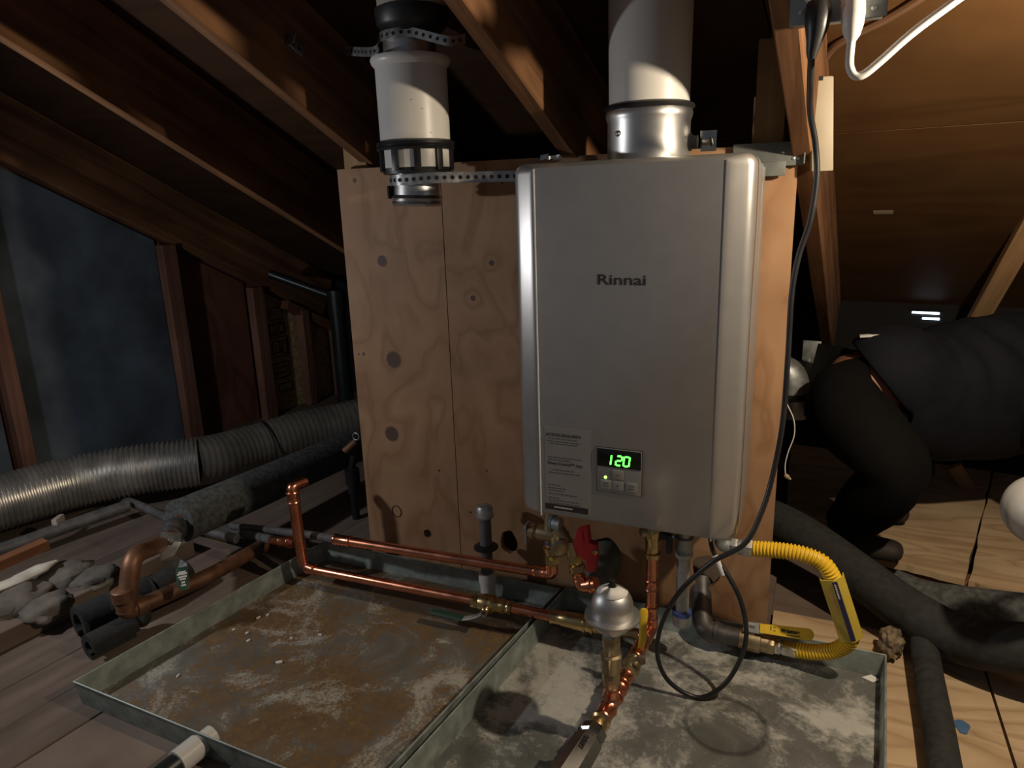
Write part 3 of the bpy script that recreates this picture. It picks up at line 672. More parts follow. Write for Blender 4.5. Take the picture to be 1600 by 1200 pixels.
part('plug', MB().tube([at(1279, 6, Y=-.44), at(1278, 25, Y=-.445), at(1276, 45, Y=-.445), at(1272, 66, Y=-.443), at(1269, 82, Y=-.441), at(1268, 92, Y=-.44)], [.017, .019, .016, .011, .0085, .006], 14), 'blackpl', pc)
cp_ = [(1268, 86, -.438), (1266, 130, -.38), (1266, 175, -.315), (1274, 225, -.288), (1276, 280, -.28), (1266, 345, -.28), (1248, 400, -.28), (1237, 460, -.28), (1231, 560, -.28), (1223, 660, -.28), (1208, 740, -.285), (1190, 800, -.305), (1163, 850, -.325), (1112, 879, -.335), (1062, 925, -.33), (1034, 975, -.31), (1027, 1020, -.295), (1040, 1058, -.285), (1070, 1083, -.278), (1100, 1089, -.272), (1135, 1066, -.262), (1160, 1022, -.25), (1166, 982, -.235), (1157, 938, -.22), (1141, 905, -.21), (1124, 878, -.20), (1114, 860, -.195), (1109, 838, -.19)]
cpts = [at(u, v, Y=y) for u, v, y in cp_]
for p in cpts: p.z = max(p.z, .0075)
part('cable', MB().tube(cr(cpts, 8), .0052, 10), 'blackpl', pc)
part('white_tag', MB().tube([at(1117, 868, Y=-.200), at(1124, 882, Y=-.203), at(1131, 898, Y=-.206)], .0062, 10), 'paper', pc)
wc = thing('white_cord', 'white cord and plug bending up to the right from the outlet box', 'cord', at(1333, 50, Y=-.44))
part('plug', MB().tube([at(1333, 4, Y=-.44), at(1333, 22, Y=-.445), at(1332, 40, Y=-.444), at(1331, 56, Y=-.442), at(1330, 64, Y=-.44)], [.0165, .0165, .015, .011, .0065], 14), 'whitecord', wc)
part('cable', MB().tube(cr([at(*q, Y=-.44) for q in ((1331, 58), (1328, 85), (1328, 105), (1336, 118), (1350, 116), (1375, 96), (1420, 56), (1470, 18), (1540, -30), (1640, -80))], 8), .0062, 10), 'whitecord', wc)
bcab = [onplane(u, v, roof(0, 0, RD-.008), EN) for u, v in ((1281, 112), (1287, 95), (1305, 72), (1340, 52), (1385, 30), (1440, -4), (1500, -50))]
part('roof_cable', MB().tube(cr(bcab, 6), .008, 8), 'browncord', None, cat='cable', label='brown cable stapled to the roof plywood behind the outlet box')
p0, p1 = at(1284, 120, Y=-.02), at(1284, 268, Y=-.02)
rw = thing('cable_raceway', 'cream plastic raceway strip hanging behind the black power cord', 'raceway', p1)
part('channel', MB().obox((p0+p1)/2, (1, .2, 0), (-.2, 1, 0), (p0-p1), .042, .018, (p0-p1).length), 'cream', rw, bevel=.004)
part('clip', MB().obox(p0+V((-.004, -.010, -.004)), (1, 0, 0), (0, 1, 0), UP, .014, .006, .008), 'hole', rw)

# ================================================================== DRAIN PANS
def pan(name, label, c, rim, mat, rimmat):
    (x0, y0), (x1, y1), (x2, y2), (x3, y3) = c      # FL, FR, BR, BL
    ctr = V(((x0+x1+x2+x3)/4, (y0+y1+y2+y3)/4, 0)); th = thing(name, label, 'drain pan', ctr)
    pts = [V((x, y, 0)) for x, y in c]
    ins = [p+(ctr-p).normalized()*.008 for p in pts]
    mb = MB(); mb.hexa([p+UP*.0002 for p in ins]+[p+UP*.003 for p in ins]); part('base', mb, mat, th, smooth=0)
    for i in range(4):
        a, b = pts[i], pts[(i+1) % 4]; ai, bi = ins[i], ins[(i+1) % 4]; t = (b-a).normalized(); n_ = V((-t.y, t.x, 0))
        mb = MB(); ao, bo = ai-n_*.002, bi-n_*.002
        mb.hexa([ai+UP*.0002, bi+UP*.0002, bi+n_*.0015+UP*.0002, ai+n_*.0015+UP*.0002, a+UP*rim, b+UP*rim, b+n_*.0015+UP*rim, a+n_*.0015+UP*rim])
        mb.tube([a+UP*rim, b+UP*rim], .0022, 8)
        part('rim', mb, rimmat, th, smooth=30)
    return th
pan('drain_pan', 'rust-stained square galvanised drain pan under the copper pipes', [(-1.150, -.800), (-.338, -.830), (-.242, -.035), (-1.040, -.035)], .06, 'panrust', 'panrim')
pan('drain_pan', 'grey galvanised drain pan under the water heater and gas valve', [(-.322, -.88), (.500, -.90), (.552, -.042), (-.228, -.024)], .06, 'pangrey', 'panrim')
for u, v, s in ((386, 990, .006), (388, 1002, .006), (365, 985, .005), (455, 998, .004), (436, 1036, .010), (500, 993, .006), (278, 1057, .006), (404, 966, .007), (418, 962, .005)):
    p = at(u, v, Z=.0035); mb = MB().obox(p+UP*.0022, (random.random(), random.random(), .05), (-1, 1, 0), UP, s*1.6, s*.8, .0035)
    part('plaster_chip', mb, 'paper', None, cat='debris', label='tiny pale plaster crumb lying on the rusty pan', group='crumbs on the rusty pan', smooth=0)
p = at(1360, 1060, Z=.0035)
part('paper_scrap', MB().prism([p+V(q) for q in ((-.018, -.006, .001), (.004, -.016, .001), (.018, -.002, .001), (.002, .012, .001))], (0, 0, .002)), 'paper', None, cat='debris', label='small pale scrap lying near the right edge of the grey pan', smooth=0)

# ================================================================== COPPER AND VALVES UNDER THE HEATER
R1 = .0135
# -- upper copper line
pa0, pa1 = at(546, 846, Y=-.19), at(838, 893, Y=-.16)
dA = (pa1-pa0).normalized()
up0 = at(862, 868, Y=-.16); eA = V((up0.x, -.16, pa1.z+.002))
la = thing('copper_pipe', 'upper of the two long bright copper pipes, ending in an elbow below the heater', 'pipe', pa0, 'long copper pipes')
part('pipe', MB().rod(pa0, pa1, R1), 'copper', la)
mb = MB(); coupling(mb, pa0+dA*.005, -dA, .055, R1); part('coupling', mb, 'copper', la)
mb = MB(); coupling(mb, pa1-dA*.006, dA, .03, R1); mb.tube(bend([pa1+dA*.02, eA, eA+V((0, 0, .035))], .024), R1*1.15, 16); part('elbow', mb, 'copper', la)
# -- grey extension beyond the left end of it
gl = at(362, 822, Y=-.02)
part('grey_pipe', MB().tube(cr([pa0-dA*.045, at(470, 834, Y=-.14), gl], 6), .012, 12), 'greypipe', None, cat='pipe', label='dull grey pipe continuing leftward from the upper copper pipe')
# -- hot service valve (left)
hv = thing('service_valve', 'brass service valve with relief port at the left under the heater', 'valve', eA+V((0, 0, .03)))
top = V((eA.x+.004, -.16, HZ0+.012)); bot = eA+V((0, 0, .028))
mb = MB(); hexnut(mb, bot, UP, .03, .019); mb.lathe(bot+UP*.028, UP, [(0, .016), (.012, .0165), (.014, .021), (.020, .021), (.022, .016), (.04, .017)], 20); part('lower_body', mb, 'brass', hv)
part('sealant', MB().lathe(bot+UP*.058, UP, [(0, .0175), (.006, .018)], 16), 'blueband', hv)
part('yellow_dot', MB().lathe(bot+V((.006, -.0185, .024)), (0, -1, 0), [(0, .005), (.0015, .005)], 12), 'tagyellow', hv)
zc = bot.z+.082
mb = MB(); mb.lathe((eA.x-.058, -.16, zc), (1, 0, 0), [(0, .015), (0, .020), (.014, .020), (.016, .015), (.022, .015), (.024, .020), (.040, .021), (.058, .021), (.075, .020), (.092, .016), (.10, .016)], 20)
mb.lathe((eA.x, -.16, zc), UP, [(0, .017), (top.z-zc, .017)], 18); part('cross_body', mb, 'dullbrass', hv)
mb = MB(); mb.obox((eA.x-.062, -.165, zc-.004), (1, 0, 0), (0, 1, 0), UP, .005, .03, .052); part('retaining_plate', mb, 'galv', hv, bevel=.001)
# relief connection with red handle
rvp = at(888, 852, Y=-.20)
rv = thing('relief_valve', 'brass drain valve with a bright red handle under the heater', 'valve', at(912, 905, Y=-.20))
mb = MB(); mb.lathe(rvp+V((-.022, -.002, -.004)), (.5, -.8, -.1), [(-.02, .018), (.0, .022), (.012, .024), (.016, .020), (.02, .012)], 20); mb.lathe(rvp+V((-.034, .02, .03)), (.6, -.2, -.75), [(0, .017), (.05, .018)], 16); part('side_port', mb, 'dullbrass', rv)
part('sealant', MB().lathe(rvp+V((-.048, .015, .045)), (1, -.1, 0), [(0, .0175), (.004, .0180)], 16), 'teflon', rv)
part('tape', MB().lathe(rvp+V((-.044, .0146, .045)), (1, -.1, 0), [(0, .0165), (.022, .0165), (.024, .012)], 16), 'galv', rv)
bd = at(905, 880, Y=-.20); bt_ = at(893, 845, Y=-.19); be = at(905, 902, Y=-.20)
mb = MB(); ax = (be-bt_).normalized(); mb.lathe(bt_, ax, [(0, .016), (.02, .020), (.045, .019), (.06, .016), (.06, .020), (.075, .021), (.078, .016)], 18); hexnut(mb, bt_+ax*.028, ax, .022, .0215); part('body', mb, 'brass', rv)
mb = MB(); q = bt_+ax*.076; coupling(mb, q, ax, .022, .0135); mb.tube(bend([q+ax*.01, q+ax*.038, q+ax*.038+V((.030, -.004, .012))], .022), .0165, 14); mb.lathe(q+ax*.038+V((.024, -.004, .010)), (1, -.1, .4), [(0, .017), (.002, .021), (.008, .021), (.010, .017), (.018, .017), (.018, .013)], 18); part('outlet_elbow', mb, 'copper', rv)
h0, h1 = at(915, 832, Y=-.21), at(928, 882, Y=-.215)
mb = MB(); hp = [(905, 822), (922, 818), (925, 842), (936, 846), (937, 868), (934, 887), (921, 888), (919, 870), (908, 862), (901, 845)]
mb.prism([at(u, v, Y=-.212) for u, v in hp], (0, -.022, 0)); mb.obox(at(913, 835, Y=-.226), (1, 0, .2), (0, 1, 0), (-.2, 0, 1), .010, .016, .036)
part('handle', mb, 'red', rv, bevel=.003)
part('handle_screw', MB().lathe(at(930, 862, Y=-.2345), (.2, -1, 0), [(0, .006), (.004, .006), (.005, .003)], 10), 'brass', rv)
# -- cold riser
ct, cb = at(1016, 862, Y=-.17), at(1021, 955, Y=-.17); cx_ = (ct.x+cb.x)/2
cv = thing('service_valve', 'brass service valve with small black lever under the middle of the heater', 'valve', (cx_, -.17, ct.z))
mb = MB(); mb.lathe((cx_, -.17, ct.z-.012), UP, [(0, .016), (0, .0195), (.012, .0205), (.014, .016), (.02, .0165), (.045, .018), (.05, .021), (.075, .021), (.08, .017), (HZ0+.012-ct.z+.012, .017)], 20); part('body', mb, 'brass', cv)
part('side_cap', MB().lathe((cx_-.004, -.17, ct.z+.052), (-.8, -.5, 0), [(0, .012), (.022, .013), (.026, .010)], 14), 'dullbrass', cv)
mb = MB(); mb.rod((cx_+.012, -.172, ct.z+.045), (cx_+.036, -.176, ct.z+.045), .007, 12); mb.obox((cx_+.040, -.178, ct.z+.033), (1, 0, 0), (0, 1, 0), UP, .013, .014, .045); mb.obox((cx_+.028, -.176, ct.z+.05), (1, 0, 0), (0, 1, 0), UP, .03, .012, .012); part('lever', mb, 'blackpl', cv, bevel=.002)
part('lever_screw', MB().rod((cx_+.046, -.178, ct.z+.052), (cx_+.052, -.179, ct.z+.052), .005, 8), 'chrome', cv)
run0 = V((cx_+.002, -.17, .105)); runx = V((.012, -.475, .10)); rune = at(893, 1200, Z=.105)
ru = thing('copper_riser', 'copper riser with press fittings bending toward the camera over the grey pan', 'pipe', (cx_, -.17, .09))
part('riser', MB().rod((cx_, -.17, ct.z-.01), (cx_, -.17, .12), R1), 'copper', ru)
mb = MB(); coupling(mb, (cx_, -.17, at(1020, 922, Y=-.17).z), UP, .028, R1); part('coupling', mb, 'copper', ru)
mb = MB(); coupling(mb, (cx_, -.17, .115), UP, .035, R1); part('coupling', mb, 'copper', ru)
el0 = V((cx_, -.17, .115)); el1 = V((cx_-.004, -.215, .088)); dR = (V((.028, -.46, .10))-el1).normalized()
mb = MB(); mb.tube(bend([el0, V((cx_, -.17, .088)), el1+dR*.01], .03), R1*1.18, 16); coupling(mb, el1, dR, .035, R1*1.05); part('elbow', mb, 'copper', ru)
q1 = el1+dR*.03; 
part('nipple', MB().rod(q1, q1+dR*.05, R1), 'copper', ru)
mb = MB(); coupling(mb, q1+dR*.03, dR, .03, R1*1.12); part('press_fitting', mb, 'copper', ru)
# ball valve with yellow lever
bv = thing('ball_valve', 'small brass ball valve with an upright yellow lever beside the steel sphere', 'valve', q1+dR*.06)
vb = q1+dR*.062
mb = MB(); mb.lathe(vb, dR, [(0, .0165), (.008, .0185), (.012, .0165), (.02, .021), (.036, .022), (.048, .018), (.052, .020), (.064, .020), (.066, .015)], 18); mb.lathe(vb+dR*.028, (.6, -.3, .75), [(.0, .012), (.034, .010)], 12); part('body', mb, 'dullbrass', bv)
part('stem_nut', MB().lathe(vb+dR*.028+V((.6, -.3, .75)).normalized()*.034, (.6, -.3, .75), [(0, .012), (.01, .012)], 6), 'chrome', bv)
l0 = at(1001, 1012, Y=-.28); l1 = at(1004, 1000, Y=-.30); l2 = at(1006, 955, Y=-.30)
mb = MB(); mb.tube([l0, l1, (l1+l2)/2, l2, l2+V((0, 0, .006))], [.007, .0085, .0085, .0095, .006], 10, True, .45); part('lever', mb, 'yellow', bv)
# tee and couplings toward the camera
te = V((.026, -.475, .10)); q2 = vb+dR*.064
tf = thing('copper_tee', 'copper tee with chunky press joints under the steel sphere', 'pipe fitting', te-UP*.02)
d2 = (te-q2).normalized(); d3 = (rune-te).normalized()
mb = MB(); L = (te-q2).length; coupling(mb, q2, d2, .035, R1*1.08); mb.rod(q2, te, R1); coupling(mb, q2+d2*(L*.45), d2, .035, R1*1.15); mb.rod(te-d2*.02, te+d3*.05, R1*1.2); coupling(mb, te+d3*.012, d3, .038, R1*1.18); mb.rod(te, te+UP*.035, R1*1.15); coupling(mb, te+UP*.016, UP, .028, R1*1.1); part('body', mb, 'copper', tf)
# large press valve cut by the frame edge
pv = thing('press_union', 'grey metal press coupling with printed sleeve at the bottom edge of the photo', 'pipe fitting', te+d3*.10)
mb = MB(); mb.lathe(te+d3*.048, d3, [(0, .016), (.004, .020), (.010, .021), (.014, .017), (.03, .018), (.034, .016)], 18); part('brass_neck', mb, 'brass', pv)
mb = MB(); mb.lathe(te+d3*.078, d3, [(0, .017), (.01, .026), (.03, .028), (.034, .024), (.045, .030), (.16, .033), (.20, .033), (.22, .02)], 8, rot=.3); sl_ = part('sleeve', mb, 'darkchrome', pv, smooth=20)
mb = MB(); s2 = d3.cross(UP).normalized(); nrm = s2.cross(d3)*(1 if s2.cross(d3).z > 0 else -1)
mb.obox(te+d3*.105+s2*.026+nrm*.012, d3, s2, nrm, .03, .004, .022); part('clip_plate', mb, 'galv', pv, bevel=.001)
text('sleeve_lettering', 'LITE', .014, te+d3*.165+nrm*.0325-s2*.012, -d3, s2, 'logo', sl_, .0002, .0012)
# -- sphere
sb_ = thing('expansion_sphere', 'brushed steel expansion sphere with flange and black nipple on a brass stem', 'expansion vessel', te+UP*.045)
sp = at(962, 946, Y=-.475); sp.x = te.x+.002; SR = .0405
mb = MB(); mb.lathe(sp, UP, [(-.060, .010), (-.058, .022), (-.050, .031), (-.040, .0365), (-.030, .039), (-.0275, .049), (-.0245, .0545), (-.0205, .054), (-.0185, .045), (-.0195, .0405)]+[(SR*math.sin(a), SR*math.cos(a)) for a in (-.3, -.1, .1, .3, .5, .7, .9, 1.1, 1.3, 1.45)], 40); part('shell', mb, 'matsteel', sb_)
part('valve_nipple', MB().lathe(sp+UP*SR*.93, UP, [(0, .007), (.004, .0065), (.016, .006), (.017, .004)], 12), 'blackcap', sb_)
mb = MB()
for a0_, a1_ in ((.55*PI, 1.25*PI), (1.45*PI, 2.15*PI)):
    rr = [(.16, 1.0), (.8, .64)]; vs = []; n = 8
    for i in range(n+1):
        a = a0_+(a1_-a0_)*i/n
        for el in (1.35, .74): vs.append(sp+V((math.cos(a)*math.cos(el)*SR*1.0, math.sin(a)*math.cos(el)*SR*1.0, math.sin(el)*SR*1.03+.0)))
    mb.add(vs, [(2*i, 2*i+1, 2*i+3, 2*i+2) for i in range(n)])
lab = part('paper_label', mb, 'paper', sb_); so = lab.modifiers.new('thickness', 'SOLIDIFY'); so.thickness = .0012; so.offset = 1
zs_ = sp.z-.056; z0_ = te.z+.045
mb = MB(); Ls = zs_-z0_; mb.lathe((te.x, te.y, z0_-.006), UP, [(0, .0155), (Ls*.3, .0155), (Ls*.32, .019), (Ls*.42, .0205), (Ls*.5, .019), (Ls*.55, .0215), (Ls*.62, .0215), (Ls*.64, .016), (Ls+.01, .016)], 20); hexnut(mb, (te.x, te.y, z0_+Ls*.66), UP, Ls*.26, .0185); hexnut(mb, (te.x, te.y, z0_+Ls*.08), UP, Ls*.2, .0185); part('brass_stem', mb, 'dullbrass', sb_)
part('sealant', MB().lathe((te.x, te.y, zs_-.012), UP, [(0, .0155), (.004, .0165), (.012, .0145)], 16), 'teflon', sb_)
# -- lower copper line
pb0, pb1 = at(492, 890, Y=-.205), at(738, 938, Y=-.205); dB = (pb1-pb0).normalized(); pe = at(872, 966, Y=-.205)
lb = thing('copper_pipe', 'lower of the two long bright copper pipes, with an upright branch at its left end', 'pipe', pb0, 'long copper pipes')
part('pipe', MB().rod(pb0, pb1+dB*.01, R1), 'copper', lb)
tb = at(474, 884, Y=-.205); tt = at(458, 775, Y=-.205)
mb = MB(); mb.tube(bend([pb0-dB*.005, tb, V((tb.x-.002, tb.y, tb.z+.05))], .026), R1*1.15, 14); coupling(mb, pb0-dB*.03, dB, .034, R1); coupling(mb, (tb.x-.002, tb.y, tb.z+.022), UP, .042, R1*1.05); part('elbow', mb, 'copper', lb)
ub = V((tb.x-.002, tb.y, tb.z+.05)); du = (tt-ub).normalized()
part('branch', MB().rod(ub, tt, R1*1.2), 'copper', lb)
mb = MB(); coupling(mb, tt-du*.02, du, .035, R1*1.15); mb.tube(bend([tt+du*.01, tt+du*.028, tt+du*.030+V((.012, .045, -.002))], .02), R1*1.15, 12); part('top_elbow', mb, 'copper', lb)
bs = thing('copper_branch_tee', 'small copper branch with a shiny plug beside the upright copper pipe', 'pipe fitting', at(440, 846, Y=-.19))
mb = MB(); q = at(462, 848, Y=-.195); q3 = at(425, 844, Y=-.17); dd = (q3-q).normalized(); mb.rod(q, q3, R1); coupling(mb, q+dd*.025, dd, .05, R1*1.12); part('branch', mb, 'copper', bs)
gp = thing('grey_pipe', 'dull grey pipe running back from the copper branch toward the eave', 'pipe', q3)
part('pipe', MB().tube([q3-dd*.01, at(380, 833, Y=-.05), at(350, 826, Y=.06)], .0135, 12), 'greypipe', gp)
# ball valve with green handle
gv = thing('ball_valve', 'brass ball valve with a dark green grip in the lower copper pipe', 'valve', pb1)
mb = MB(); mb.lathe(pb1, dB, [(0, .0165), (.003, .019), (.010, .0185), (.014, .016), (.02, .016), (.024, .0215), (.034, .023), (.046, .0235), (.052, .022), (.053, .0245), (.060, .0245), (.062, .021), (.068, .0175), (.082, .0165), (.084, .019), (.092, .0195), (.096, .0165), (.104, .0165), (.108, .019), (.115, .017)], 20); hexnut(mb, pb1+dB*.004, dB, .016, .0195); sdir = V((.25, -.85, -.15)).normalized(); mb.lathe(pb1+dB*.042, sdir, [(0, .013), (.03, .012), (.034, .009)], 14); part('body', mb, 'brass', gv)
part('stem_nut', MB().lathe(pb1+dB*.042+sdir*.034, sdir, [(0, .009), (.008, .009), (.014, .005)], 6), 'chrome', gv)
hs = pb1+dB*.042+sdir*.03
g0, g1, g2 = at(745, 962, Y=hs.y-.002), at(722, 966, Y=hs.y-.004), at(675, 955, Y=hs.y-.006)
mb = MB(); mb.tube(cr([hs, g0, g1, (g1+g2)/2], 5), .011, 8, True, .28); part('lever', mb, 'galv', gv)
gr_ = part('grip', MB().tube([g1+V((.004, 0, 0)), g1*.6+g2*.4, g2], [.011, .0125, .011], 10, True, .5), 'green', gv)
# run on to the riser, with brass adapter
lr = thing('copper_pipe', 'short copper pipe and brass adapter between green-grip valve and steel sphere', 'pipe', pe)
ps = pb1+dB*.112; pe2 = at(862, 963, Y=-.205); dC = (pe2-ps).normalized()
part('pipe', MB().rod(ps, pe2, R1), 'copper', lr)
mb = MB(); mb.lathe(pe2-dC*.004, dC, [(0, .015), (.004, .0185), (.01, .0165), (.03, .017), (.034, .019), (.05, .019), (.07, .0205), (.088, .0205), (.090, .023), (.094, .023), (.096, .020), (.108, .020), (.11, .023), (.114, .023), (.116, .018), (.135, .0165), (.14, .012)], 20); mb.rod(pe2+dC*.12, V((cx_-.006, -.205, pe2.z+dC.z*.2)), R1, 14); part('adapter', mb, 'brass', lr)
# -- vertical galvanised relief pipe
g_t, g_b = at(1068, 866, Y=-.15), at(1066, 958, Y=-.15); gx = (g_t.x+g_b.x)/2
rp = thing('relief_pipe', 'short upright galvanised pipe hanging below the heater by the cord loop', 'pipe', (gx, -.15, g_b.z-.02))
part('pipe', MB().rod((gx, -.15, g_b.z), (gx, -.15, HZ0+.012), .0155), 'galv', rp)
mb = MB(); mb.lathe((gx, -.15, g_t.z-.006), UP, [(0, .0165), (.002, .021), (.012, .022), (.016, .019), (.022, .019), (.024, .021), (.05, .021)], 20); part('union', mb, 'galv', rp)
mb = MB(); mb.lathe((gx, -.15, g_b.z-.028), UP, [(0, .017), (0, .021), (.018, .022), (.020, .0225), (.03, .0225), (.032, .016)], 20); part('end_fitting', mb, 'galv', rp)
part('blue_band', MB().lathe((gx, -.15, g_b.z-.002), UP, [(0, .0228), (.010, .0228)], 20), 'blueband', rp)
# -- capped upright pipe left of heater
ct_, cb_ = at(755, 788, Y=-.085), at(764, 922, Y=-.085); px_ = (ct_.x+cb_.x)/2
cpz = thing('capped_pipe', 'upright pipe with a shiny metal cap before the plywood board', 'pipe', (px_, -.085, .003))
part('pipe', MB().lathe((px_, -.085, .003), UP, [(0, .017), (ct_.z-.02, .0165)], 18), 'greypipe', cpz)
zc2 = at(760, 905, Y=-.085).z
part('white_socket', MB().lathe((px_, -.085, .003), UP, [(0, .021), (zc2-.01, .021), (zc2-.008, .0245), (zc2+.018, .0245), (zc2+.02, .018)], 20), 'pvc', cpz)
part('cap', MB().lathe((px_, -.085, ct_.z-.035), UP, [(0, .019), (0, .0245), (.006, .0252), (.008, .023), (.026, .0225), (.032, .018), (.034, .008)], 20), 'galv', cpz)
zf = at(758, 855, Y=-.085).z
mb = MB(); mb.lathe((px_, -.085, zf), UP, [(-.008, .018), (0, .034), (.003, .034), (.010, .019)], 18); part('flashing_collar', mb, 'rubber', cpz)
# -- foam pipe end poking through the big board hole
fp = thing('insulated_pipe_end', 'dusty foam covered pipe end poking through the middle hole of the plywood board', 'pipe', hm)
part('foam', MB().tube(cr([hm+V((.01, .12, .01)), hm+V((0, .0, 0)), hm+V((-.004, -.045, -.012)), hm+V((-.006, -.07, -.045))], 6), .046, 20), 'foamgreen', fp)

# ================================================================== GAS LINE
gy = -.075
g0 = at(1096, 905, Y=.03); g1 = at(1096, 950, Y=-.03); gE = at(1103, 985, Y=gy); 
gs = thing('gas_pipe', 'dark iron gas pipe coming out of the right board hole and turning along the pan', 'pipe', gE-UP*.03)
gR = at(1185, 1003, Y=gy); dG = (gR-gE).normalized()
part('elbow', MB().tube(bend([g0, g1, gE+V((-.005, 0, 0)), gE+dG*.04], .035), .0255, 16), 'ironpipe', gs)
mb = MB(); mb.lathe(gE+dG*.018, dG, [(0, .022), (.002, .028), (.012, .028), (.014, .022), (.08, .022)], 20); part('nipple', mb, 'ironpipe', gs)
gvv = thing('gas_valve', 'steel gas ball valve with a flat yellow lever lying over the grey pan', 'valve', gE+dG*.09)
v0 = gE+dG*.078
mb = MB(); mb.lathe(v0, dG, [(0, .021), (.002, .024), (.02, .024), (.022, .026), (.05, .026), (.052, .022), (.068, .022)], 20); hexnut(mb, v0+dG*.066, dG, .016, .024); mb.lathe(v0+dG*.03, UP, [(.02, .012), (.032, .011), (.036, .011)], 14); part('body', mb, 'dullbrass', gvv)
mb = MB(); mb.lathe(v0+dG*.03+UP*.036, UP, [(0, .010), (.008, .010)], 6); part('stem_nut', mb, 'chrome', gvv)
L0, L1 = at(1170, 980, Y=gy-.004), at(1272, 993, Y=gy-.004)
nl = ray(1220, 985).normalized(); dl = (L1-L0).normalized(); upl = dl.cross(V((0, 1, 0)))*(-1); 
upl = V((0, -.75, .66)); side = dl.cross(upl).normalized()
hw = .0135
def capsule(a, b, wd, nrm_, th, n=8):
    d = (b-a).normalized(); s_ = d.cross(nrm_).normalized(); pts = [a+s_*wd*.8, a-s_*wd*.8]
    pts += [b-d*wd+d*wd*math.cos(t)+s_*wd*math.sin(t) for t in [-PI/2+PI*k/n for k in range(n+1)]]
    return MB().prism(pts, nrm_.normalized()*th)
part('lever_arm', capsule(L0-dl*.012, L0+dl*.04, .013, upl, .004), 'galv', gvv)
lv = part('lever_grip', capsule(L0+dl*.025, L1, hw, upl, .008), 'yellow', gvv, bevel=.0015)
mid = L0+dl*.072+upl.normalized()*.0082+side*.001
text('lever_lettering', 'Webstone', .0115, mid+side*.002, dl, -side, 'ink', lv, .0006, .0004, width=.042)
mb = MB().obox(mid+dl*.028+side*.0072, dl, side, upl, .03, .0018, .0006); mb.obox(mid-dl*.022-side*.004, dl, side, upl, .0022, .009, .0006); mb.obox(mid-dl*.014-side*.006, dl, side, upl, .005, .0015, .0006); mb.obox(mid-dl*.014+side*.001, dl, side, upl, .005, .0015, .0006); part('lever_mark', mb, 'ink', lv, smooth=0)
u0 = v0+dG*.082
mb = MB(); hexnut(mb, u0, dG, .014, .020); mb.lathe(u0+dG*.014, dG, [(0, .016), (.006, .016)], 14); hexnut(mb, u0+dG*.018, dG, .032, .0195); part('union_nut', mb, 'chrome', gvv)
# corrugated yellow connector
gf = thing('gas_flex_connector', 'yellow corrugated gas connector looping out from heater to gas valve', 'gas connector', at(1300, 1010, Y=-.09))
f0 = u0+dG*.048
cpath = cr([f0, at(1275, 1019, Y=-.088), at(1305, 1016, Y=-.10), at(1325, 1004, Y=-.11), at(1330, 988, Y=-.115), at(1322, 963, Y=-.12), at(1310, 930, Y=-.128), at(1300, 900, Y=-.134), at(1286, 880, Y=-.135), at(1262, 868, Y=-.133), at(1235, 862, Y=-.13), at(1205, 859, Y=-.125), at(1173, 857, Y=-.12)], 16)
rp_ = resample(cpath, .0019)
part('corrugated_hose', MB().tube(rp_, [.0158+(.0026 if (i % 4) in (0, 1) else -.0006) for i in range(len(rp_))], 18), 'yellow', gf)
t0, t1 = at(1299, 898, Y=-.134), at(1330, 994, Y=-.1145); dt = (t1-t0).normalized(); vn = (CAM-t0).normalized(); vn = (vn-dt*vn.dot(dt)).normalized(); sn = dt.cross(vn)
mb = MB(); nseg = 14; W2 = .021; pr = []
for i in range(9): a = PI*.5+PI*i/8-PI*.0; pr.append((math.cos(a), math.sin(a)))
prof = [(-.0265, .000), (-.0245, .013), (-.002, .0225), (.004, .0225), (.0235, .012), (.0245, .000), (.0225, .000), (.0215, .010), (.003, .0205), (-.001, .0205), (-.0225, .0115), (-.0245, .000)]
sgn = 1 if sn.x > 0 else -1
mb.prism([t0+sn*sgn*x+vn*y for x, y in prof], dt*(t1-t0).length); tg = part('warning_tag', mb, 'tagyellow', gf, smooth=0)
mb = MB(); mb.prism([t0+dt*.004+sn*sgn*x+vn*y for x, y in ((-.004, .0228), (.004, .0234), (.0068, .0222), (.003, .0212))], dt*((t1-t0).length-.008)); stp = part('tag_stripe', mb, 'tagblue', tg, smooth=0)
mb = MB()
for k in range(7): mb.obox(t0+dt*(.012+k*.0055)+sn*sgn*.0006+vn*.0234, dt, sn, vn, .0035, .0035, .001)
part('tag_lettering', mb, 'palelett', tg, smooth=0)
mb = MB()
for k in range(16):
    mb.obox(t0+dt*(.02+k*.0045)-sn*sgn*.011+vn*.0192, dt, sn*sgn*1.0+vn*.25, vn, .0012, random.uniform(.006, .013), .0006)
part('tag_small_print', mb, 'redprint', tg, smooth=0)
hg = at(1120, 851, Y=-.12)
gi = thing('gas_inlet_fitting', 'steel flare fitting joining the yellow connector to the heater bottom', 'pipe fitting', hg)
e0 = cpath[-1]; dE = (hg-e0).normalized()
mb = MB(); hexnut(mb, e0-dE*.004, dE, .022, .021); mb.lathe(e0+dE*.018, dE, [(0, .017), (.012, .017)], 16); hexnut(mb, e0+dE*.028, dE, .014, .020); mb.tube(bend([e0+dE*.04, e0+dE*.065, e0+dE*.065+UP*.055], .02), .016, 14); part('flare_nut', mb, 'galv', gi)

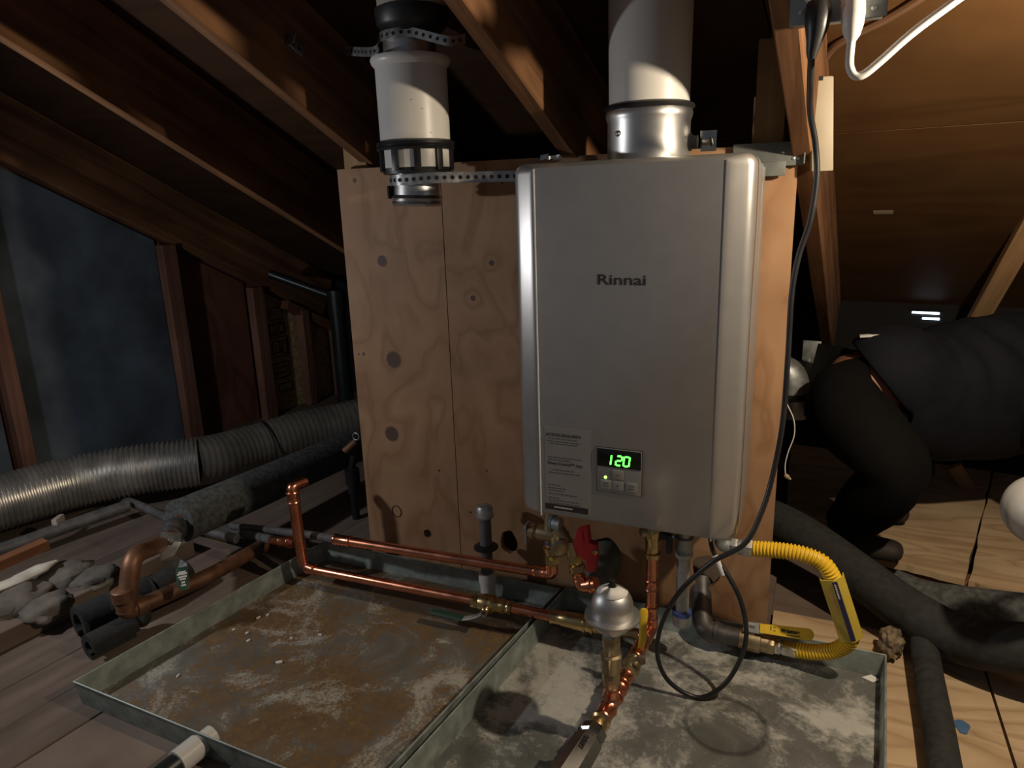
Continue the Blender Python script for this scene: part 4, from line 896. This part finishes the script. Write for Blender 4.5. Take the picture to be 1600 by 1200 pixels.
# ================================================================== RIGHT SIDE: insulated pipes, brace, person
ip = thing('insulated_pipe', 'thick black foam insulated pipe sweeping from behind the board to the right edge', 'pipe', at(1440, 940, Z=.0))
part('foam', MB().tube(cr([at(1150, 790, Y=.42), at(1215, 815, Y=.36), at(1275, 850, Y=.29), at(1350, 905, Y=.20), at(1420, 955, Y=.12), at(1500, 998, Y=.05), at(1580, 1012, Y=0), at(1720, 1020, Y=-.04)], 8), .056, 24), 'foam', ip)
ip2 = thing('insulated_pipe', 'grey dusty insulated pipe lying behind the thick black one at the right edge', 'pipe', at(1500, 960, Z=.0))
part('foam', MB().tube(cr([at(1395, 918, Y=.30), at(1450, 938, Y=.27), at(1530, 950, Y=.235), at(1620, 962, Y=.20), at(1750, 980, Y=.17)], 8), .050, 22), 'foamgrey', ip2)
ip3 = thing('insulated_pipe', 'dark insulated pipe running toward the camera on the floor beside the grey pan', 'pipe', at(1460, 1100, Z=.0))
part('foam', MB().tube(cr([at(1440, 985, Z=.05), at(1452, 1060, Z=.045), at(1465, 1130, Z=.045), at(1478, 1210, Z=.045), at(1500, 1330, Z=.045)], 8), .030, 18), 'foam', ip3)
# torn brown batt beside pan
def lump(mb, c, r, seed, sub=3, amp=.35, freq=18, sq=(1, 1, 1)):
    bm = bmesh.new(); bmesh.ops.create_icosphere(bm, subdivisions=sub, radius=1)
    vs = []
    for v in bm.verts:
        d = v.co.normalized(); k = 1+amp*noise.noise(d*2.2+V((seed, 0, 0)))+amp*.4*noise.noise(d*6+V((0, seed, 0)))
        q = V((d.x*r*sq[0]*k, d.y*r*sq[1]*k, d.z*r*sq[2]*k)); vs.append(V(c)+q)
    fs = [tuple(v.index for v in f.verts) for f in bm.faces]; bm.free(); mb.add(vs, fs); return mb
c = at(1392, 1005, Z=.035)
bt2 = part('insulation_tuft', lump(MB(), c, .032, 3, 4, .45, sq=(.8, 1.2, 1.1)), 'batt', None, cat='insulation', label='torn brown insulation tuft beside the right edge of the grey pan')
part('pale_scrap', lump(MB(), at(1402, 985, Z=.05), .018, 9, 2, .6, sq=(.7, 1.1, 1.2)), 'paleinsul', None, cat='insulation', label='pale torn scrap stuck on the brown insulation tuft')
p = at(1503, 1136, Z=.0005)
part('paint_spot', MB().prism([p+V((.014*math.cos(a)*(1+.25*math.sin(3*a)), .022*math.sin(a), 0)) for a in [2*PI*k/20 for k in range(20)]], (0, 0, .0012)), 'bluepaint', None, cat='paint stain', label='blue paint spot on the plywood floor at the lower right', smooth=0)
# globe at right edge
gb = thing('lamp_globe', 'round frosted globe cut off by the right photo edge', 'lamp', at(1626, 800, Y=-.10))
c = at(1630, 798, Y=-.10); rg = .07
part('globe', MB().lathe(c-UP*rg, UP, [(rg-rg*math.cos(a), max(.001, rg*math.sin(a))) for a in [PI*k/18 for k in range(1, 18)]], 32), 'globe', gb)
part('socket', MB().lathe(c+UP*rg*.96, UP, [(0, .022), (.03, .024), (.05, .02)], 18), 'blackpl', gb)
part('flex_arm', MB().tube(cr([c+UP*(rg+.04), c+V((.06, .0, rg+.10)), c+V((.2, .02, rg+.12)), c+V((.42, .05, -.02)), c+V((.45, .05, -c.z+.02))], 8), .006, 8), 'blackpl', gb)
# truss web at right back
beam('truss_web', at(1626, 316, Y=.70), at(1490, 560, Y=1.28), .055, .038, (0, -1, 0), 'stud', None, 'diagonal pale truss web above the crouching person at the right', cat='brace')
beam('truss_web', at(1490, 725, Y=1.15), at(1520, 775, Y=1.15), .045, .03, (0, -1, 0), 'stud', None, 'short pale brace behind the raised plywood floor below the person', cat='brace')
# vent slots in the eave wall
vt = thing('gable_vent', 'two bright daylight vent slots in the dark eave wall', 'vent', onplane(1447, 490, house(0, BW, 0), EH))
for u0, v0, u1 in ((1425, 488.5, 1468), (1441, 497.5, 1468)):
    a, b = onplane(u0, v0, house(0, BW-.001, 0), EH), onplane(u1, v0+.5, house(0, BW-.001, 0), EH)
    part('slot', MB().obox((a+b)/2-EH*.002, EX, EH, UP, (b-a).length, .004, .0075), 'daylight', vt, smooth=0)
    part('louver', MB().obox((a+b)/2-EH*.004+UP*.011, EX, EH+UP*.5, UP, (b-a).length*1.25, .012, .003), 'blackwall', vt, smooth=0)
# duct and straps behind the board's right edge
de = thing('metal_duct', 'grey metal duct elbow behind the board between board edge and person', 'duct', at(1240, 640, Y=.55))
part('elbow', MB().tube(cr([at(1175, 575, Y=.62), at(1225, 580, Y=.62), at(1240, 605, Y=.62), at(1240, 650, Y=.62)], 8), .048, 20), 'galv', de)
part('band', MB().tube([at(1240, 612, Y=.62), at(1240, 622, Y=.62)], .050, 20), 'blackpl', de)
hgr = thing('rafter_hanger', 'galvanised strap hanger at the lower end of the rough rafter', 'bracket', at(1270, 570, Y=.75))
part('plate', MB().obox(at(1268, 550, Y=.80), EX, EH, UP, .055, .004, .075), 'galv', hgr, bevel=.001)
part('leg', MB().obox(at(1258, 590, Y=.80), (.3, 0, .9), (0, 1, 0), (-.9, 0, .3), .13, .004, .03), 'galv', hgr, bevel=.001)
ps_ = thing('pull_string', 'thin white pull string with a knob hanging by the right edge of the board', 'string', at(1230, 745, Y=.03))
part('string', MB().tube(cr([at(1229, 630, Y=.05), at(1240, 655, Y=.05), at(1241, 680, Y=.05), at(1232, 705, Y=.05), at(1227, 725, Y=.05), at(1227, 740, Y=.05)], 6), .0014, 6), 'whitecord', ps_)
part('knob', MB().lathe(at(1229, 744, Y=.05), (.8, 0, -.6), [(-.006, .002), (-.004, .005), (.002, .006), (.006, .004), (.012, .003)], 10), 'cream', ps_)
stx = onplane(1380, 332, roof(0, 0, RD-.001), EN)
part('paper_sticker', MB().obox(stx, EX, ES, EN, .052, .02, .001), 'cream', None, cat='sticker', label='small pale sticker on the roof plywood at the right', smooth=0)

# ---- person crouching and bending away to the right
def skin(name, verts, edges, radii, mat, parent=None, sub=2, root=0, loc=None, disp=0, freq=9, origin=None):
    o0 = wpos(parent) if parent else V(origin)
    me = bpy.data.meshes.new(name); me.from_pydata([V(v)-o0 for v in verts], edges, []); ob_ = bpy.data.objects.new(name, me); COL.objects.link(ob_)
    sm = ob_.modifiers.new('skin', 'SKIN'); sm.use_smooth_shade = True; sm.branch_smoothing = .6
    sv = me.skin_vertices[0].data
    for i, r in enumerate(radii): sv[i].radius = r if isinstance(r, tuple) else (r, r)
    for i in range(len(verts)): sv[i].use_root = (i == root)
    ss_ = ob_.modifiers.new('sub', 'SUBSURF'); ss_.levels = sub; ss_.render_levels = sub
    bpy.context.view_layer.update()
    dg = bpy.context.evaluated_depsgraph_get(); nm = bpy.data.meshes.new_from_object(ob_.evaluated_get(dg), depsgraph=dg); bpy.data.objects.remove(ob_)
    if disp:
        nm.calc_loop_triangles()
        for v in nm.vertices:
            q = v.co*freq; v.co += v.normal*disp*(noise.noise(V((q.x*1.6, q.y*.5, q.z*.5)))+.5*noise.noise(V((q.x*3.4, q.y*1.2, q.z*1.2))))
    nm.materials.clear(); nm.materials.append(M[mat]); nm.name = name
    for p in nm.polygons: p.use_smooth = True
    o = bpy.data.objects.new(name, nm); COL.objects.link(o)
    if parent: o.parent = parent
    else: o.location = o0
    return o
hip = at(1300, 615, Y=.50); kn_n = at(1415, 735, Y=.27); an_n = at(1312, 838, Y=.46); toe_n = an_n+V((.15, -.03, -.055))
kn_f = at(1430, 735, Y=.76); an_f = at(1330, 800, Y=.70)
an_n.z = RZ+.075 if an_n.z < RZ+.075 else an_n.z
an_f.z = RZ+.075 if an_f.z < RZ+.075 else an_f.z
waist = at(1385, 592, Y=.56); chest = at(1490, 592, Y=.70); shl = at(1605, 582, Y=.86); neck = at(1665, 580, Y=.92); head = at(1735, 590, Y=.95)
hnN = V((hip.x, hip.y-.09, hip.z)); hnF = V((hip.x, hip.y+.09, hip.z))
sN = V((shl.x-.02, shl.y-.19, shl.z-.02)); sF = V((shl.x-.02, shl.y+.19, shl.z-.02))
elN = sN+V((.12, -.06, -.22)); wrN = elN+V((.16, .05, -.14)); elF = sF+V((.12, .06, -.22)); wrF = elF+V((.16, -.05, -.14))
per = bpy.data.objects.new('person', None); COL.objects.link(per); per.location = (hip.x, hip.y, RZ); tag(per, 'person in black trousers and navy shirt crouching and bent over behind the heater', 'person')
bv_ = [hip, waist, chest, shl, neck, head-V((.03, 0, 0)), head+V((.06, 0, -.01)), hnN, kn_n, an_n, hnF, kn_f, an_f, sN, elN, wrN, sF, elF, wrF]
be_ = [(0, 1), (1, 2), (2, 3), (3, 4), (4, 5), (5, 6), (0, 7), (7, 8), (8, 9), (0, 10), (10, 11), (11, 12), (3, 13), (13, 14), (14, 15), (3, 16), (16, 17), (17, 18)]
br_ = [.13, .142, .14, .10, .055, .085, .075, .075, .052, .036, .075, .052, .036, .055, .042, .028, .055, .042, .028]
skin('body', bv_, be_, br_, 'skin', per)
def along(a, b, t): return a+(b-a)*t
tv = [along(hip, waist, .56)+V((0, 0, -.005)), hip, hnN, along(hnN, kn_n, .5), kn_n, along(kn_n, an_n, .5), an_n, hnF, along(hnF, kn_f, .5), kn_f, along(kn_f, an_f, .5), an_f]
te_ = [(0, 1), (1, 2), (2, 3), (3, 4), (4, 5), (5, 6), (1, 7), (7, 8), (8, 9), (9, 10), (10, 11)]
tr_ = [.155, .165, .125, .112, .088, .088, .066, .120, .112, .088, .088, .066]
tro = skin('trousers', tv, te_, tr_, 'trousers', per, root=1, disp=.008)
def loft_torso():
    ctrl = [along(hip, waist, .88), along(hip, waist, 1.06), at(1430, 606, Y=.63), at(1490, 608, Y=.70), at(1550, 602, Y=.78), at(1605, 592, Y=.86), along(shl, neck, .55)]
    rads = [.128, .152, .166, .178, .186, .178, .09]
    path = cr(ctrl, 10); n = len(path); seg = 48; mb = MB(); vs = []
    for i, p in enumerate(path):
        t = (path[min(i+1, n-1)]-path[max(i-1, 0)]).normalized(); side_ = t.cross(UP).normalized(); up_v = side_.cross(t)
        j = min(i/10, len(rads)-1.001); k0_ = int(j); fr_2 = j-k0_; fr_2 = fr_2*fr_2*(3-2*fr_2); r = rads[k0_]*(1-fr_2)+rads[k0_+1]*fr_2
        for k in range(seg):
            an = 2*PI*k/seg; ca, sa = math.cos(an), math.sin(an)
            top = max(0, sa); wgt = max(0, min(1, (i-18)/12))
            fold = (.030*wgt*top**.5)*abs(math.sin(i*.42+an*1.6+1.5*noise.noise(V((i*.12, an, 0)))))**1.5
            low = (1.22 if sa < 0 else 1.0)
            rr_ = r*(1+.035*noise.noise(V((i*.10, ca*1.5, sa*1.5))))+fold
            vs.append(p+side_*ca*rr_*.95+up_v*sa*rr_*low)
    fs = [(i*seg+k, i*seg+(k+1) % seg, (i+1)*seg+(k+1) % seg, (i+1)*seg+k) for i in range(n-1) for k in range(seg)]
    mb.add(vs, fs)
    for a_, b_ in ((sN, elN), (sF, elF)):
        c_ = V((shl.x-.03, (a_.y+shl.y)/2, shl.z+.02)); pts_ = cr([c_, a_, along(a_, b_, .45), along(a_, b_, .85)], 8)
        mb.tube(pts_, [.095-.0012*q_+.004*math.sin(q_*.9) for q_ in range(len(pts_))], 20)
    return mb
part('shirt', loft_torso(), 'shirt', per, smooth=180)
skin('hair', [head+V((-.055, 0, .03)), head+V((0, 0, .045)), head+V((.05, 0, .05))], [(0, 1), (1, 2)], [.075, .085, .07], 'hair', per, root=1)
for a_, k_ in ((an_n, kn_n), (an_f, kn_f)):
    f = V((.16, -.02, 0)) if a_ is an_n else V((.16, .02, 0))
    b0 = V((a_.x-.03, a_.y, RZ+.042))
    skin('shoe', [V((a_.x, a_.y, a_.z+.01)), b0, b0+f*.6, b0+f*1.25], [(0, 1), (1, 2), (2, 3)], [.048, (.046, .040), (.044, .036), (.042, .030)], 'shoe', per, root=1)
for w_, dx in ((wrN, -.03), (wrF, .03)):
    for j in range(4):
        b0 = w_+V((.05, (j-1.5)*.019, -.03)); skin('finger', [w_+V((.02, (j-1.5)*.014, -.012)), b0, b0+V((.03, 0, -.022)), b0+V((.04, 0, -.045))], [(0, 1), (1, 2), (2, 3)], [.012, .0095, .0085, .0075], 'skin', per, sub=1)
    skin('thumb', [w_+V((.01, dx*.7, -.01)), w_+V((.035, dx*1.4, -.02)), w_+V((.055, dx*1.5, -.035))], [(0, 1), (1, 2)], [.013, .011, .009], 'skin', per, sub=1)
    skin('palm', [w_, w_+V((.03, 0, -.018)), w_+V((.05, 0, -.03))], [(0, 1), (1, 2)], [.026, (.036, .016), (.034, .014)], 'skin', per, sub=1)
q = at(1362, 524, Y=.52)
part('waistband', MB().obox(q, (1, 0, .12), (0, 1, 0), (-.12, 0, 1), .06, .02, .006), 'paper', per, bevel=.001)
for u, v in ((1362, 650), (1346, 661)):
    q = at(u, v, Y=.33); part('rivet', MB().lathe(q, (0, -1, 0), [(0, .004), (.003, .003)], 8), 'chrome', per)

# ================================================================== LEFT SIDE
# flexible duct
dp = [at(-230, 850, Z=.15), at(-90, 812, Z=.15), at(0, 785, Z=.15), at(120, 752, Z=.15), at(220, 733, Z=.15), at(310, 722, Z=.14)]
du_ = thing('flexible_duct', 'silver flexible duct lying along the stud wall on the left', 'duct', at(200, 780, Z=0))
pa = resample(cr(dp, 12), .0042)
part('corrugated_hose', MB().tube(pa, [.092+(.004 if (i % 4) in (0, 1) else -.001) for i in range(len(pa))], 28), 'foil', du_)
dp2 = [at(300, 723, Z=.14), at(345, 714, Z=.13), at(400, 697, Z=.13), at(480, 674, Z=.14), at(560, 655, Z=.15), at(640, 640, Z=.15)]
pb = cr(dp2, 8)
pb_ = resample(pb, .006)
part('sleeve', MB().tube(pb_, [.0945-.00003*i+(.0012 if i % 4 in (0, 1) else 0)+.0018*math.sin(i*.11) for i in range(len(pb_))], 24), 'sleeve', du_)
part('tie_wire', MB().tube([pb[17]+(V((math.cos(a), -.3*math.cos(a), 0))*.101+V((0, 0, math.sin(a)*.104))) for a in [2*PI*k/24 for k in range(25)]], .003, 6, False), 'hole', du_)
# foam covered pipe
f0, f1, f2 = at(280, 815, Z=.19), at(420, 755, Z=.18), at(570, 690, Z=.17)
fo = thing('insulated_pipe', 'dusty foam covered pipe meeting the old ball valve on the left', 'pipe', f0)
fpath = cr([f0, along(f0, f1, .4), f1, f2], 8)
part('foam', MB().tube(fpath, .066, 24), 'foamgrey', fo)
# old bent copper line with valve
c0 = at(262, 846, Z=.185); c1 = at(212, 862, Z=.20); c2 = at(196, 960, Z=.045); c3 = at(330, 898, Z=.085); c4 = at(412, 852, Z=.06)
oc = thing('old_copper_pipe', 'tarnished thick copper pipe bent into an upright hook on the left floor', 'pipe', c2)
c2 = V((c1.x+.005, c1.y-.01, .05)); c2p = at(197, 957, Z=.105)
c1b = V((c2p.x, c2p.y, 0)); c1v = at(206, 868, X=c2p.x); 
part('upper_run', MB().tube(bend([along(f0, c0, -.1) if False else f0, c0, c1v, c2p], .045, 8), .0235, 18), 'oldcopper', oc)
part('lower_run', MB().tube(bend([c2p+UP*.03, c2p, c3, c4], .03, 6), .0215, 18), 'oldcopper', oc)
mb = MB(); dn = UP; mb.lathe(c2p+UP*.035, UP, [(0, .024), (.002, .0265), (.03, .0265), (.032, .024)], 18); dq = (c3-c2p).normalized(); mb.lathe(c2p+dq*.02, dq, [(0, .0225), (.002, .0255), (.03, .0255), (.032, .022)], 18); part('joint', mb, 'oldcopper', oc)
ov = thing('ball_valve', 'old ball valve with steel lever and dark green grip on the hooked copper pipe', 'valve', at(268, 850, Z=.15))
dv = (f0-c0).normalized(); vm = along(c0, f0, .35)
mb = MB(); mb.lathe(vm-dv*.02, dv, [(0, .026), (.003, .032), (.02, .033), (.024, .036), (.05, .036), (.054, .032), (.07, .031)], 20); part('body', mb, 'ironpipe', ov)
b0_ = at(266, 846, Y=vm.y-.055); b1_ = at(262, 872, Y=b0_.y-.03); b2_ = at(283, 886, Y=b0_.y-.07); b3_ = at(288, 922, Y=b0_.y-.10)
mb = MB(); mb.rod(vm, b0_, .010, 12); part('stem', mb, 'ironpipe', ov)
def ribbon(pts, wd, th, nrm_):
    mb = MB(); pts = [V(p) for p in pts]; n = len(pts); vs = []
    for i in range(n):
        t = (pts[min(i+1, n-1)]-pts[max(i-1, 0)]).normalized(); s_ = t.cross(nrm_).normalized(); wi = wd[i] if isinstance(wd, list) else wd
        vs += [pts[i]-s_*wi-nrm_*th, pts[i]+s_*wi-nrm_*th, pts[i]+s_*wi+nrm_*th, pts[i]-s_*wi+nrm_*th]
    fs = [(4*i+k, 4*i+4+k, 4*i+4+(k+1) % 4, 4*i+(k+1) % 4) for i in range(n-1) for k in range(4)]+[(0, 1, 2, 3), tuple(4*(n-1)+k for k in (3, 2, 1, 0))]
    return mb.add(vs, fs)
nv = (CAM-b0_).normalized()
part('lever', ribbon([at(268, 832, Y=b0_.y), b0_, b1_, b2_, along(b2_, b3_, .5)], [.026, .028, .019, .016, .015], .003, nv), 'galv', ov, bevel=.001)
grp = part('grip', ribbon([b2_, along(b2_, b3_, .6), b3_], [.014, .016, .011], .006, nv), 'green', ov, bevel=.002)
part('lever_nut', MB().lathe(b0_+nv*.003, nv, [(0, .011), (.008, .011), (.011, .006)], 6), 'ironpipe', ov)
mb = MB()
for k, (t, L_) in enumerate(((.22, .012), (.30, .016), (.42, .014), (.52, .010), (.66, .006), (.78, .008))):
    mb.obox(along(b2_, b3_, t)+nv*.0068, (b3_-b2_), (b3_-b2_).cross(nv), nv, .005, L_*1.5, .0008)
part('grip_print', mb, 'palelett', grp, smooth=0)
# cut black foam covers around the hook's foot
bf = thing('foam_cover', 'split black foam pipe covers at the foot of the hooked copper pipe', 'pipe insulation', at(160, 990, Z=0))
k0, k1 = at(122, 975, Z=.050), at(236, 925, Z=.050); k2, k3 = at(138, 1012, Z=.033), at(208, 976, Z=.033)
def cshell(a, b, r0, r1, open0, open1, n=20):
    a, b = V(a), V(b); ax = (b-a).normalized(); s_ = ax.cross(UP).normalized(); u_ = s_.cross(ax); mb = MB(); pts = []
    an = [open0+(open1-open0)*k/n for k in range(n+1)]
    pts = [a+(s_*math.cos(t)+u_*math.sin(t))*r1 for t in an]+[a+(s_*math.cos(t)+u_*math.sin(t))*r0 for t in reversed(an)]
    return mb.prism(pts, b-a)
part('upper_cover', cshell(k0, k1, .028, .048, -.5, PI+1.2), 'foam', bf, smooth=60)
part('lower_cover', cshell(k2, k3, .016, .034, -.2, PI*1.6), 'foam', bf, smooth=60)
part('end_flap', MB().obox(at(222, 965, Z=.045), (1, .3, 0), (-.3, 1, 0), (0, .2, 1), .04, .035, .04), 'foam', bf, bevel=.01)
part('far_cover', cshell(at(238, 925, Z=.05), at(290, 895, Z=.05), .026, .042, -.6, PI+.8), 'foam', bf, smooth=60)
# timber and plaster along the left floor
fr_ = beam('floor_beam', at(-160, 1085, Z=0), at(290, 862, Z=0), .10, .055, UP, 'olddeck', None, 'low dusty timber lying on the floor below the silver duct', cat='beam')
for u, v, r, sd, lab in ((20, 945, .07, 1, 'largest plaster lump, below the pale batting strip at the left edge'), (95, 905, .055, 7, 'plaster lump beside the tip of the pale batting strip'), (150, 905, .045, 12, 'plaster lump nearest the hooked copper pipe on the left'), (75, 950, .045, 21, 'low plaster lump resting against the dusty timber on the left floor')):
    part('plaster_lump', lump(MB(), at(u, v, Z=.055), r, sd, 3, .34, sq=(1.1, 1.5, .75)), 'plaster', None, cat='rubble', label=lab, group='plaster rubble on the left', smooth=180)
part('pale_batt_strip', MB().tube(cr([at(-60, 935, Z=.11), at(0, 917, Z=.11), at(40, 900, Z=.115), at(88, 876, Z=.11)], 6), [.022]*10+[.025]*6+[.018, .012, .006], 14, True, .5), 'paleinsul', None, cat='insulation', label='pale strip of batting lying over the plaster rubble on the left')
beam('orange_lath', at(-60, 915, Z=.14), at(75, 856, Z=.15), .035, .03, UP, 'orangewood', None, 'orange brown wood strip above the plaster rubble on the left', cat='lath')
gpx = thing('grey_pipe', 'thin grey pipe with white clip running under the silver duct', 'pipe', at(80, 830, Z=0))
part('pipe', MB().tube([at(-60, 880, Z=.06), at(40, 846, Z=.06), at(100, 824, Z=.06), at(200, 790, Z=.06)], .022, 12), 'greypipe', gpx)
part('clip', MB().obox(at(92, 818, Z=.075), (1, .5, 0), (-.5, 1, 0), UP, .018, .05, .05), 'pvcbrown', gpx, bevel=.004)
part('grey_pipe', MB().tube([at(180, 775, Z=.05), at(230, 795, Z=.05), at(285, 820, Z=.05), at(370, 842, Z=.05)], .016, 10), 'greypipe', None, cat='pipe', label='thin grey pipe crossing the floor under the foam covered pipe')
# black drain pipe by the strand board
vt0 = at(543, 650, Z=.02); 
vp = thing('drain_pipe', 'upright black drain pipe by the strand board wall', 'pipe', vt0)
ztp = at(514, 462, X=vt0.x-.0).z
part('pipe', MB().rod(vt0, (vt0.x-.01, vt0.y+.01, ztp), .040, 20), 'abs', vp)
part('tee', MB().lathe((vt0.x-.008, vt0.y+.01, ztp-.10), UP, [(0, .041), (0, .047), (.12, .047), (.125, .03)], 20), 'abs', vp)
part('branch', MB().rod((vt0.x-.01, vt0.y+.01, ztp-.02), (vt0.x-.30, vt0.y-.12, ztp+.11), .022, 14), 'abs', vp)
# dark tubing beside the board's lower left edge
dkt = thing('small_valve', 'dark small valve with copper stub beside the lower left edge of the board', 'valve', at(550, 760, Y=.25))
part('body', MB().lathe(at(553, 770, Y=.25), UP, [(0, .020), (.03, .020), (.035, .026), (.09, .026), (.095, .016)], 16), 'blackpl', dkt)
part('copper_stub', MB().rod(at(556, 690, Y=.25), at(538, 706, Y=.22), .014, 12), 'oldcopper', dkt)
bb_ = at(553, 770, Y=.25); part('riser', MB().rod((bb_.x, bb_.y, .0), (bb_.x, bb_.y, bb_.z+.005), .014, 12), 'blackpl', dkt)
st_ = at(556, 690, Y=.25); part('upper_pipe', MB().rod((bb_.x, bb_.y, bb_.z+.09), st_, .012, 12), 'blackpl', dkt)
part('ring', MB().tube([at(556, 682, Y=.24)+V((.013*math.cos(a), 0, .013*math.sin(a))) for a in [2*PI*k/14 for k in range(15)]], .002, 6, False), 'galv', dkt)
# plastic drain through pan's front rim
pd = thing('pan_drain_pipe', 'white plastic drain stub with dark pipe at the front of the rusty pan', 'pipe', at(300, 1180, Z=0))
o1 = at(316, 1160, Z=.034); axd = V((-.10, -1, -.02)).normalized()
o1 = V((o1.x, -.79, .032))
px1 = at(330, 1150, Z=.032).x
o1 = V((px1, -.785, .032))
part('fitting', MB().lathe(o1, axd, [(0, .017), (0, .022), (.035, .022), (.036, .026), (.085, .026), (.086, .021)], 24), 'pvc', pd)
part('dark_pipe', MB().lathe(o1+axd*.07, axd, [(0, .0215), (.45, .0215)], 20), 'abs', pd)
